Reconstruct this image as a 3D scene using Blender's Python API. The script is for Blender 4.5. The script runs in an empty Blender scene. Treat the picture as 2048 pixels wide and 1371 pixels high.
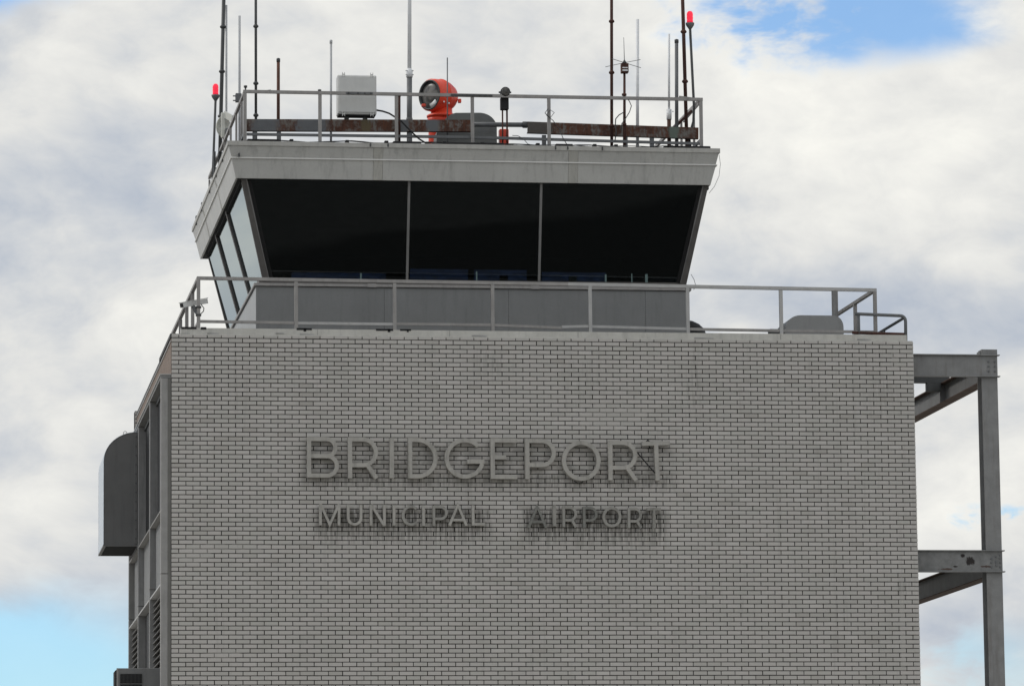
import bpy, bmesh, math, random
from mathutils import Vector, Matrix

# ------------------------------------------------------------------ camera, sky, sun, exposure
scene = bpy.context.scene
C = scene.collection
rnd = random.Random(11)

YAW, PITCH, ROLL = 0.141068, 0.139067, -0.0100526
fw = Vector((math.sin(YAW)*math.cos(PITCH), math.cos(YAW)*math.cos(PITCH), math.sin(PITCH)))
rt = Vector((math.cos(YAW), -math.sin(YAW), 0.0))
up = rt.cross(fw)
cr, sr = math.cos(ROLL), math.sin(ROLL)
rt, up = cr*rt + sr*up, -sr*rt + cr*up
cam_data = bpy.data.cameras.new('camera')
cam = bpy.data.objects.new('camera', cam_data)
C.objects.link(cam)
cam.matrix_world = Matrix(((rt.x, up.x, -fw.x, -3.896), (rt.y, up.y, -fw.y, -62.110), (rt.z, up.z, -fw.z, 1.70), (0, 0, 0, 1)))
cam_data.sensor_fit = 'HORIZONTAL'
cam_data.sensor_width = 36.0
cam_data.lens = 153.72
cam_data.clip_start = 0.5
cam_data.clip_end = 12000.0
scene.camera = cam
scene.cycles.max_bounces = 6
scene.cycles.diffuse_bounces = 3
scene.cycles.glossy_bounces = 3
scene.cycles.transparent_max_bounces = 6

scene.view_settings.view_transform = 'Standard'
scene.view_settings.look = 'None'
scene.view_settings.exposure = 0.0
scene.view_settings.gamma = 1.0
scene.view_settings.use_curve_mapping = False

SUN_AZ, SUN_EL = math.radians(-68.0), math.radians(42.0)     # azimuth from +Y towards +X
sun_dir = Vector((math.sin(SUN_AZ)*math.cos(SUN_EL), math.cos(SUN_AZ)*math.cos(SUN_EL), math.sin(SUN_EL)))
sd = bpy.data.lights.new('sun', 'SUN')
sd.energy = 1.3
sd.angle = math.radians(14)
sd.color = (1.0, 0.96, 0.90)
so = bpy.data.objects.new('sun', sd)
C.objects.link(so)
so.rotation_euler = sun_dir.to_track_quat('Z', 'Y').to_euler()


class NT:
    """small helper to write node graphs as expressions"""
    def __init__(self, tree):
        self.t = tree
        self.l = tree.links

    def n(self, typ, **kw):
        nd = self.t.nodes.new(typ)
        for k, v in kw.items():
            setattr(nd, k, v)
        return nd

    def put(self, sock, v):
        if isinstance(v, bpy.types.NodeSocket):
            self.l.new(v, sock)
        elif v is not None:
            sock.default_value = v

    def m(self, op, a, b=None, c=None, clamp=False):
        nd = self.n('ShaderNodeMath', operation=op, use_clamp=clamp)
        self.put(nd.inputs[0], a)
        if b is not None:
            self.put(nd.inputs[1], b)
        if c is not None:
            self.put(nd.inputs[2], c)
        return nd.outputs[0]

    def v(self, op, a, b):
        nd = self.n('ShaderNodeVectorMath', operation=op)
        self.put(nd.inputs[0], a)
        self.put(nd.inputs[1], b)
        return nd.outputs['Value'] if op == 'DOT_PRODUCT' else nd.outputs[0]

    def xyz(self, a):
        nd = self.n('ShaderNodeSeparateXYZ')
        self.put(nd.inputs[0], a)
        return nd.outputs

    def noise(self, vec, scale, detail=4.0, rough=0.55, dist=0.0, w=None):
        nd = self.n('ShaderNodeTexNoise')
        if w is not None:
            nd.noise_dimensions = '4D'
            nd.inputs['W'].default_value = w
        if vec is not None:
            self.put(nd.inputs['Vector'], vec)
        nd.inputs['Scale'].default_value = scale
        nd.inputs['Detail'].default_value = detail
        nd.inputs['Roughness'].default_value = rough
        nd.inputs['Distortion'].default_value = dist
        return nd.outputs['Fac']

    def smooth(self, v, a, b, lo=0.0, hi=1.0):
        nd = self.n('ShaderNodeMapRange', interpolation_type='SMOOTHSTEP')
        self.put(nd.inputs[0], v)
        for i, x in enumerate((a, b, lo, hi)):
            nd.inputs[1+i].default_value = x
        return nd.outputs[0]

    def ramp(self, fac, stops, interp='LINEAR'):
        nd = self.n('ShaderNodeValToRGB')
        nd.color_ramp.interpolation = interp
        els = nd.color_ramp.elements
        while len(els) < len(stops):
            els.new(0.5)
        for e, (p, c) in zip(els, stops):
            e.position = p
            e.color = (c[0], c[1], c[2], 1.0)
        self.put(nd.inputs[0], fac)
        return nd.outputs[0]

    def mix(self, fac, a, b, blend='MIX'):
        nd = self.n('ShaderNodeMix', data_type='RGBA', blend_type=blend)
        self.put(nd.inputs[0], fac)
        for s, x in ((nd.inputs[6], a), (nd.inputs[7], b)):
            if isinstance(x, (tuple, list)):
                x = (x[0], x[1], x[2], 1.0)
            self.put(s, x)
        return nd.outputs[2]

    def gauss(self, u, v, u0, v0, su, sv):
        a = self.m('MULTIPLY', self.m('SUBTRACT', u, u0), 1.0/su)
        b = self.m('MULTIPLY', self.m('SUBTRACT', v, v0), 1.0/sv)
        q = self.m('ADD', self.m('MULTIPLY', a, a), self.m('MULTIPLY', b, b))
        return self.m('EXPONENT', self.m('MULTIPLY', q, -1.0))


world = bpy.data.worlds.new('World')
scene.world = world
world.use_nodes = True
world.cycles.sampling_method = 'NONE'
wt = world.node_tree
wt.nodes.clear()
N = NT(wt)
wout = N.n('ShaderNodeOutputWorld')
dirv = N.n('ShaderNodeTexCoord').outputs['Generated']
dx, dy, dz = N.xyz(dirv)
az = N.m('MULTIPLY', N.m('ARCTAN2', dx, dy), 57.2958)
el = N.m('MULTIPLY', N.m('ARCSINE', dz), 57.2958)
flat = N.v('MULTIPLY', dirv, (57.3, 57.3, 100.0))
n_mid = N.noise(N.v('ADD', flat, (12.0, 80.0, 41.0)), 0.22, 3.5, 0.56)
n_big = N.noise(N.v('ADD', flat, (90.0, 55.0, 20.0)), 0.055, 0.0, 0.5)
swirl = N.n('ShaderNodeCombineXYZ')
N.put(swirl.inputs[0], N.m('MULTIPLY', n_mid, 3.0))
N.put(swirl.inputs[2], N.m('MULTIPLY', n_mid, -2.0))
n_wisp = N.noise(N.v('ADD', flat, swirl.outputs[0]), 0.62, 5.0, 0.62)
# breaks in the cloud cover: the ones in view, and others of the same kind all over the sky
gaz = N.m('ADD', az, N.m('MULTIPLY', N.m('SUBTRACT', n_wisp, 0.5), 4.5))
gel = N.m('ADD', el, N.m('MULTIPLY', N.m('SUBTRACT', n_mid, 0.5), 1.6))
gap = N.m('MULTIPLY', N.gauss(gaz, gel, 12.75, 12.25, 1.85, 0.62), 1.4)
gap = N.m('MAXIMUM', gap, N.m('MULTIPLY', N.gauss(gaz, gel, 0.6, 3.45, 4.0, 1.35), 1.45))
gap = N.m('MAXIMUM', gap, N.m('MULTIPLY', N.gauss(gaz, gel, 15.0, 5.75, 0.55, 0.22), 1.0))
gap = N.m('MAXIMUM', gap, N.m('MULTIPLY', N.gauss(gaz, gel, 14.3, 3.6, 1.6, 0.8), 0.72))
gap = N.m('MAXIMUM', gap, N.m('MULTIPLY', N.smooth(n_big, 0.60, 0.72), 1.4))
gapf = N.m('ADD', gap, N.m('MULTIPLY', N.m('SUBTRACT', n_wisp, 0.5), 1.25))
gapm = N.smooth(gapf, 0.30, 1.15, 0.0, 0.88)
# cloud brightness: thick grey bellies and thin bright veils, brighter to the right of the tower
shade = N.m('ADD', N.m('MULTIPLY', n_mid, 0.80), N.m('MULTIPLY', n_wisp, 0.44))
shade = N.m('SUBTRACT', shade, 0.094)
veil = N.m('ADD', N.m('MULTIPLY', N.gauss(az, el, 9.8, 10.8, 4.4, 2.4), 0.060), N.m('MULTIPLY', N.gauss(az, el, 3.5, 7.0, 2.6, 0.9), 0.06))
veil = N.m('SUBTRACT', veil, N.m('MULTIPLY', N.gauss(az, el, 2.2, 10.6, 2.4, 1.6), 0.055))
veil = N.m('SUBTRACT', veil, N.m('MULTIPLY', N.gauss(az, el, 2.6, 7.35, 2.0, 0.35), 0.05))
veil = N.m('SUBTRACT', veil, N.m('MULTIPLY', N.gauss(az, el, 13.6, 8.3, 3.0, 0.55), 0.15))
veil = N.m('SUBTRACT', veil, N.m('MULTIPLY', N.gauss(az, el, 14.6, 4.1, 1.6, 0.7), 0.12))
shade = N.m('ADD', shade, veil)
cloud = N.ramp(shade, ((0.34, (0.47, 0.52, 0.60)), (0.46, (0.625, 0.65, 0.68)), (0.56, (0.77, 0.772, 0.755)), (0.72, (0.95, 0.94, 0.885))))
sky = N.n('ShaderNodeTexSky', sky_type='NISHITA', sun_disc=False)
sky.sun_elevation = SUN_EL
sky.sun_rotation = SUN_AZ
sky.air_density = 1.0
sky.dust_density = 0.3
sky.ozone_density = 2.0
b_sky = N.n('ShaderNodeBackground')
skyc = N.mix(1.0, sky.outputs[0], (0.82, 1.12, 1.38), 'MULTIPLY')
N.put(b_sky.inputs[0], skyc)
b_sky.inputs[1].default_value = 0.115
b_cl = N.n('ShaderNodeBackground')
N.put(b_cl.inputs[0], cloud)
b_cl.inputs[1].default_value = 1.0
mx = N.n('ShaderNodeMixShader')
N.put(mx.inputs[0], gapm)
N.l.new(b_cl.outputs[0], mx.inputs[1])
N.l.new(b_sky.outputs[0], mx.inputs[2])
N.l.new(mx.outputs[0], wout.inputs[0])


# ------------------------------------------------------------------ materials
MATS = {}


def base(name, rough=0.6, metal=0.0, spec=0.4):
    m = bpy.data.materials.new(name)
    m.use_nodes = True
    t = NT(m.node_tree)
    p = m.node_tree.nodes['Principled BSDF']
    p.inputs['Roughness'].default_value = rough
    p.inputs['Metallic'].default_value = metal
    p.inputs['Specular IOR Level'].default_value = spec
    MATS[name] = m
    return m, t, p


def world_pos(t):
    return t.n('ShaderNodeNewGeometry').outputs['Position']


def bump(t, p, h, strength=0.2, dist=0.01):
    b = t.n('ShaderNodeBump')
    b.inputs['Strength'].default_value = strength
    b.inputs['Distance'].default_value = dist
    t.put(b.inputs['Height'], h)
    t.put(p.inputs['Normal'], b.outputs[0])


def paint(name, col, rough=0.55, var=0.12, dirt=0.25, dirt_col=None, metal=0.0, scale=6.0, streak=True, spec=0.35):
    """weathered paint: patchy value, fine grain and vertical dirt runs"""
    m, t, p = base(name, rough, metal, spec)
    pos = world_pos(t)
    a = t.noise(pos, scale, 5.0, 0.6)
    g = t.noise(pos, scale*22, 3.0, 0.6)
    f = t.m('ADD', t.m('MULTIPLY', a, 0.7), t.m('MULTIPLY', g, 0.3))
    lo = tuple(c*(1-var) for c in col)
    hi = tuple(min(1, c*(1+var)) for c in col)
    c = t.ramp(f, ((0.3, lo), (0.7, hi)))
    st = t.noise(t.v('MULTIPLY', pos, (11.0, 11.0, 1.1 if streak else 11.0)), 1.0, 5.0, 0.68)
    k = t.smooth(st, 0.48, 0.74, 0.0, dirt)
    c = t.mix(k, c, dirt_col or tuple(x*0.45 for x in col))
    t.put(p.inputs['Base Color'], c)
    bump(t, p, g, 0.12, 0.004)
    return m


def rusty(name, steel, rust, amount, scale=7.0, rough=0.75, patches=None):
    """painted steel with rust breaking through"""
    m, t, p = base(name, rough, 0.0, 0.3)
    pos = world_pos(t)
    a = t.noise(pos, scale, 7.0, 0.65, 0.4)
    b = t.noise(t.v('MULTIPLY', pos, (30.0, 30.0, 4.0)), 1.0, 5.0, 0.6)
    f = t.m('ADD', t.m('MULTIPLY', a, 0.65), t.m('MULTIPLY', b, 0.35))
    k = t.smooth(f, 0.5-amount*0.35, 0.66-amount*0.35)
    rc = t.ramp(b, ((0.3, tuple(x*0.5 for x in rust)), (0.55, rust), (0.75, (rust[0]*1.6, rust[1]*1.35, rust[2]*1.1))))
    sc = t.ramp(a, ((0.3, tuple(x*0.8 for x in steel)), (0.7, tuple(x*1.2 for x in steel))))
    c = t.mix(k, sc, rc)
    if patches:
        for (x0, z0, sx, sz, col) in patches:
            x, y, z = t.xyz(pos)
            g = t.gauss(x, z, x0, z0, sx, sz)
            pk = t.smooth(t.m('ADD', g, t.m('ADD', t.m('MULTIPLY', t.m('SUBTRACT', a, 0.5), 1.5), t.m('MULTIPLY', t.m('SUBTRACT', b, 0.5), 0.9))), 0.42, 0.75, 0.0, 0.92)
            c = t.mix(pk, c, col)
    t.put(p.inputs['Base Color'], c)
    bump(t, p, f, 0.35, 0.004)
    return m


BRICK_L, COURSE, Z0, WALL_W = 0.2032, 0.06448, 10.5097, 10.871


def brick_material():
    m, t, p = base('brick_paint', 0.5, 0.0, 0.4)
    pos = world_pos(t)
    x, y, z = t.xyz(pos)
    at = t.n('ShaderNodeAttribute', attribute_name='tint')
    tint = at.outputs['Fac']
    c = t.ramp(tint, ((0.0, (0.465, 0.440, 0.405)), (0.35, (0.530, 0.512, 0.475)), (0.65, (0.560, 0.530, 0.497)), (1.0, (0.600, 0.574, 0.540))))
    grain = t.noise(pos, 90.0, 4.0, 0.65)
    blot = t.noise(pos, 1.1, 5.0, 0.6)
    c = t.mix(t.smooth(grain, 0.35, 0.75, 0.0, 0.16), c, (0.22, 0.21, 0.195))
    c = t.mix(t.smooth(blot, 0.45, 0.72, 0.0, 0.14), c, (0.33, 0.315, 0.285))
    # long faint rain runs
    runs = t.noise(t.v('MULTIPLY', pos, (9.0, 1.0, 0.55)), 1.0, 5.0, 0.62)
    c = t.mix(t.smooth(runs, 0.54, 0.78, 0.0, 0.26), c, (0.20, 0.188, 0.168))
    # grime running down from the fixed letters, with their shadow painted in
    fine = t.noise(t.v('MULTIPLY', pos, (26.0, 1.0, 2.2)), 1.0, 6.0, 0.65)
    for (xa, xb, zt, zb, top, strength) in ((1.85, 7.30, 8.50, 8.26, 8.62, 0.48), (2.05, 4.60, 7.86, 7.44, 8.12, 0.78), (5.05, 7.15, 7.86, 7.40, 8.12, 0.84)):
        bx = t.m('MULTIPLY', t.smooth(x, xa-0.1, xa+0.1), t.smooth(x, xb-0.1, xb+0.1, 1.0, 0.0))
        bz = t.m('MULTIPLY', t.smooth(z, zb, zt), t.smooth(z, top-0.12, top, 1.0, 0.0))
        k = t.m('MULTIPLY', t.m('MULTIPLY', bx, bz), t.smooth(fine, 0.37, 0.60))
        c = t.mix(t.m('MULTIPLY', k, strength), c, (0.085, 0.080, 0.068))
    # dirt and letter shade, both painted into the bricks behind the upper word
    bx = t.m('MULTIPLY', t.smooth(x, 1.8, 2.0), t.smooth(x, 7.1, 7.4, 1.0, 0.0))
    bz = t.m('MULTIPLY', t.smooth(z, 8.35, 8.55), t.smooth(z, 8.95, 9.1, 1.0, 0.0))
    dirt_shade = t.noise(pos, 4.0, 5.0, 0.6)
    k = t.m('MULTIPLY', t.m('MULTIPLY', bx, bz), t.smooth(dirt_shade, 0.36, 0.66, 0.0, 0.50))
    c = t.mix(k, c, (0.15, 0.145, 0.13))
    # a few dark run-downs from the parapet
    for (x0, zc, sx, sz, s) in ((7.62, 10.05, 0.05, 0.32, 0.55), (7.50, 9.75, 0.22, 0.35, 0.30), (4.60, 10.15, 0.30, 0.25, 0.28), (6.0, 9.9, 0.4, 0.4, 0.18), (10.35, 9.9, 0.25, 0.6, 0.22), (10.62, 6.9, 0.10, 0.14, 0.45)):
        k = t.m('MULTIPLY', t.gauss(x, z, x0, zc, sx, sz), t.smooth(fine, 0.42, 0.66, 0.0, s))
        c = t.mix(k, c, (0.10, 0.095, 0.085))
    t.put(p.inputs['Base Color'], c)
    bump(t, p, grain, 0.15, 0.003)


def mortar_material():
    m, t, p = base('mortar', 0.9, 0.0, 0.2)
    pos = world_pos(t)
    x, y, z = t.xyz(pos)
    a = t.noise(pos, 3.2, 6.0, 0.7, 0.3)
    k = t.smooth(a, 0.66, 0.78, 0.0, 0.7)
    pale = (0.33, 0.32, 0.30)
    c = t.mix(k, t.ramp(t.noise(pos, 40.0, 3.0, 0.6), ((0.3, (0.012, 0.011, 0.010)), (0.7, (0.028, 0.026, 0.023)))), pale)
    # joints smeared over with paint where the wall was patched
    for (x0, z0, sx, sz) in ((6.35, 9.42, 0.62, 0.24), (0.75, 7.50, 0.75, 0.09), (0.30, 7.36, 0.35, 0.16), (0.75, 5.98, 0.35, 0.10), (10.62, 6.3, 0.05, 1.2), (10.60, 10.30, 0.08, 0.22)):
        g = t.gauss(x, z, x0, z0, sx, sz)
        q = t.smooth(t.m('ADD', g, t.m('MULTIPLY', t.m('SUBTRACT', a, 0.5), 1.6)), 0.45, 0.75, 0.0, 0.9)
        c = t.mix(q, c, pale)
    t.put(p.inputs['Base Color'], c)


brick_material()
mortar_material()
paint('fascia_metal', (0.50, 0.495, 0.47), 0.42, 0.10, 0.42, spec=0.5, scale=1.5)
paint('fascia_strip', (0.44, 0.43, 0.395), 0.5, 0.12, 0.42, scale=1.5)
paint('drip_bright', (0.75, 0.74, 0.71), 0.4, 0.06, 0.15)
paint('fascia_cap', (0.46, 0.45, 0.42), 0.5, 0.12, 0.35)
paint('panel_grey', (0.235, 0.238, 0.236), 0.5, 0.10, 0.24, spec=0.45, scale=1.6)
paint('panel_pale', (0.42, 0.43, 0.43), 0.5, 0.08, 0.2, scale=2.5)
paint('rail_paint', (0.34, 0.325, 0.312), 0.55, 0.18, 0.4)
paint('rail_bright', (0.46, 0.455, 0.445), 0.5, 0.10, 0.2)
paint('coping_metal', (0.58, 0.565, 0.52), 0.55, 0.12, 0.3)
paint('frame_grey', (0.24, 0.238, 0.233), 0.65, 0.14, 0.45)
paint('frame_pale', (0.33, 0.322, 0.31), 0.7, 0.14, 0.4)
paint('spandrel', (0.22, 0.222, 0.22), 0.65, 0.12, 0.4)
paint('hood_metal', (0.15, 0.149, 0.146), 0.5, 0.12, 0.25, scale=3.0, spec=0.5)
paint('hood_skylit', (0.60, 0.66, 0.72), 0.35, 0.08, 0.2, spec=0.5)  # hood metal painted pale blue for the sky it reflects
paint('unit_paint', (0.20, 0.202, 0.20), 0.55, 0.12, 0.35)
paint('steel_paint', (0.25, 0.25, 0.247), 0.5, 0.18, 0.45, dirt_col=(0.13, 0.105, 0.088), spec=0.45)
paint('box_grey', (0.66, 0.66, 0.64), 0.5, 0.06, 0.12, spec=0.4)
paint('white_fibre', (0.88, 0.89, 0.90), 0.45, 0.06, 0.15)
paint('grey_fibre', (0.52, 0.53, 0.54), 0.5, 0.08, 0.2)
paint('dark_steel', (0.075, 0.078, 0.078), 0.55, 0.2, 0.3)
paint('mid_steel', (0.16, 0.165, 0.17), 0.5, 0.18, 0.3)
paint('post_frame', (0.105, 0.098, 0.092), 0.5, 0.2, 0.35)
paint('mullion_light', (0.215, 0.21, 0.205), 0.45, 0.15, 0.25)
paint('hatch_grey', (0.18, 0.185, 0.182), 0.55, 0.12, 0.3, scale=3.0)
paint('hatch_pale', (0.34, 0.34, 0.335), 0.55, 0.08, 0.2, scale=3.0)
paint('letter_paint', (0.425, 0.408, 0.372), 0.6, 0.16, 0.5, dirt_col=(0.12, 0.115, 0.10))
paint('letter_dull', (0.33, 0.32, 0.292), 0.65, 0.2, 0.6, dirt_col=(0.08, 0.075, 0.065))
paint('letter_worn', (0.21, 0.208, 0.19), 0.7, 0.2, 0.5, dirt_col=(0.06, 0.058, 0.05))
paint('beacon_red', (0.86, 0.075, 0.032), 0.38, 0.10, 0.22, dirt_col=(0.40, 0.03, 0.02), spec=0.5)
paint('dish_white', (0.66, 0.66, 0.60), 0.5, 0.06, 0.15)
paint('tan_stucco', (0.235, 0.185, 0.155), 0.9, 0.2, 0.4)
paint('roof_dark', (0.035, 0.035, 0.036), 0.9, 0.2, 0.2)
paint('black_rubber', (0.018, 0.018, 0.019), 0.7, 0.2, 0.1)
paint('dark_room', (0.012, 0.012, 0.012), 0.9, 0.1, 0.0)
m, t, p = base('console_blue', 0.5)
t.put(p.inputs['Base Color'], (0.05, 0.08, 0.2, 1))
t.put(p.inputs['Emission Color'], t.ramp(t.noise(t.v('MULTIPLY', world_pos(t), (9.0, 1.0, 14.0)), 1.0, 3.0, 0.6), ((0.35, (0.10, 0.14, 0.26)), (0.62, (0.16, 0.26, 0.62)))))
p.inputs['Emission Strength'].default_value = 0.14  # glow added so the blue band shows through the glass
m, t, p = base('glint_glow', 0.5)
t.put(p.inputs['Base Color'], (0.8, 0.85, 0.85, 1))
t.put(p.inputs['Emission Color'], (0.75, 0.95, 0.95, 1))
p.inputs['Emission Strength'].default_value = 0.45  # glow added to imitate bright glints behind the glass
paint('core_wall', (0.22, 0.215, 0.20), 0.9, 0.1, 0.2)
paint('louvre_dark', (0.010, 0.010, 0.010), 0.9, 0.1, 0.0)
rusty('rust_mast', (0.10, 0.075, 0.068), (0.085, 0.040, 0.032), 0.75, 3.0)
rusty('rust_post', (0.12, 0.10, 0.09), (0.11, 0.055, 0.04), 0.7, 6.0)
GREYP, GREENP = (0.17, 0.18, 0.19), (0.16, 0.20, 0.17)
rusty('rust_beam', (0.24, 0.225, 0.205), (0.110, 0.050, 0.033), 0.36, 9.0,
      patches=((1.45, 13.9, 0.28, 0.3, GREYP), (2.15, 13.9, 0.30, 0.3, GREYP), (3.50, 13.9, 0.12, 0.3, GREYP), (3.95, 13.9, 0.13, 0.3, GREYP),
               (5.50, 13.9, 0.30, 0.3, (0.12, 0.11, 0.10)), (7.58, 13.9, 0.10, 0.3, GREENP), (2.95, 13.9, 0.1, 0.2, (0.15, 0.12, 0.07))))
rusty('steel_rusted', (0.235, 0.236, 0.232), (0.045, 0.020, 0.014), -0.35, 9.0, 0.6,
      patches=((11.72, 7.36, 0.085, 0.075, (0.012, 0.007, 0.006)), (11.61, 7.44, 0.035, 0.035, (0.012, 0.007, 0.006)), (11.49, 7.28, 0.05, 0.018, (0.02, 0.012, 0.01)),
               (11.35, 7.24, 0.12, 0.02, (0.10, 0.06, 0.045)), (11.95, 7.28, 0.12, 0.02, (0.08, 0.05, 0.04))))
rusty('steel_underside', (0.20, 0.175, 0.158), (0.14, 0.095, 0.075), 0.5, 4.0)


def glass_material(name, tint, ior=1.52, boost=1.0):
    m = bpy.data.materials.new(name)
    m.use_nodes = True
    nt = m.node_tree
    nt.nodes.clear()
    t = NT(nt)
    out = t.n('ShaderNodeOutputMaterial')
    fr = t.n('ShaderNodeFresnel')
    fr.inputs['IOR'].default_value = ior
    gl = t.n('ShaderNodeBsdfGlossy')
    gl.inputs['Roughness'].default_value = 0.015
    gl.inputs['Color'].default_value = (0.88, 0.97, 0.98, 1)
    tr = t.n('ShaderNodeBsdfTransparent')
    tr.inputs['Color'].default_value = (*tint, 1)
    mx = t.n('ShaderNodeMixShader')
    f = t.m('MULTIPLY', fr.outputs[0], boost, clamp=True)
    t.put(mx.inputs[0], f)
    nt.links.new(tr.outputs[0], mx.inputs[1])
    nt.links.new(gl.outputs[0], mx.inputs[2])
    nt.links.new(mx.outputs[0], out.inputs[0])
    MATS[name] = m


glass_material('cab_glass', (0.40, 0.43, 0.43), boost=1.1)
paint('side_glass', (0.012, 0.013, 0.014), 0.45, 0.1, 0.0, spec=0.15)
m, t, p = base('lens_glass', 0.3, 0.0, 0.35)
t.put(p.inputs['Base Color'], t.ramp(t.noise(world_pos(t), 9.0, 3.0, 0.5), ((0.35, (0.05, 0.048, 0.044)), (0.6, (0.20, 0.19, 0.175)))))
m, t, p = base('mirror_bowl', 0.45, 0.6, 0.5)
p.inputs['Base Color'].default_value = (0.75, 0.75, 0.73, 1)
m, t, p = base('lamp_red', 0.25, 0.0, 0.5)
ribs = t.n('ShaderNodeTexWave', wave_type='BANDS', bands_direction='Z')
t.put(ribs.inputs['Vector'], world_pos(t))
ribs.inputs['Scale'].default_value = 18.0
t.put(p.inputs['Base Color'], (0.55, 0.01, 0.03, 1))
t.put(p.inputs['Emission Color'], t.ramp(ribs.outputs['Fac'], ((0.0, (0.70, 0.004, 0.03)), (1.0, (1.0, 0.04, 0.09)))))
p.inputs['Emission Strength'].default_value = 0.85
m, t, p = base('ground_bounce_apron', 0.9, 0.0, 0.2)
pos = world_pos(t)
gn = t.noise(pos, 0.02, 5.0, 0.55)
asph = t.ramp(t.noise(pos, 2.5, 5.0, 0.6), ((0.3, (0.085, 0.084, 0.080)), (0.7, (0.135, 0.130, 0.122))))
gras = t.ramp(t.noise(pos, 1.2, 6.0, 0.7), ((0.3, (0.045, 0.060, 0.022)), (0.7, (0.095, 0.105, 0.045))))
conc = t.ramp(t.noise(pos, 1.5, 6.0, 0.6), ((0.3, (0.30, 0.29, 0.265)), (0.7, (0.40, 0.385, 0.355))))
gx, gy, gz = t.xyz(pos)
bounce_apron = t.m('MULTIPLY', t.smooth(gy, -21.2, -21.0), t.smooth(t.m('ABSOLUTE', t.m('SUBTRACT', gx, 5.0)), 40.0, 40.2, 1.0, 0.0))  # pale unseen concrete, added to bounce light onto the tower front
rough_ground = t.mix(t.m('MULTIPLY', t.smooth(gn, 0.50, 0.54), t.smooth(gy, -100.0, -95.0, 1.0, 0.0)), asph, gras)
diag = t.m('SINE', t.m('ADD', t.m('ADD', t.m('MULTIPLY', gx, 0.16), t.m('MULTIPLY', gy, 0.22)), t.m('MULTIPLY', gn, 5.0)))
rough_ground = t.mix(t.smooth(diag, 0.25, 0.45, 0.0, 0.75), rough_ground, (0.030, 0.030, 0.029))  # dark bands added for the reflection in the cab glass
t.put(p.inputs['Base Color'], t.mix(bounce_apron, rough_ground, conc))
bump(t, p, t.noise(pos, 30.0, 4.0, 0.6), 0.3, 0.02)


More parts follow.
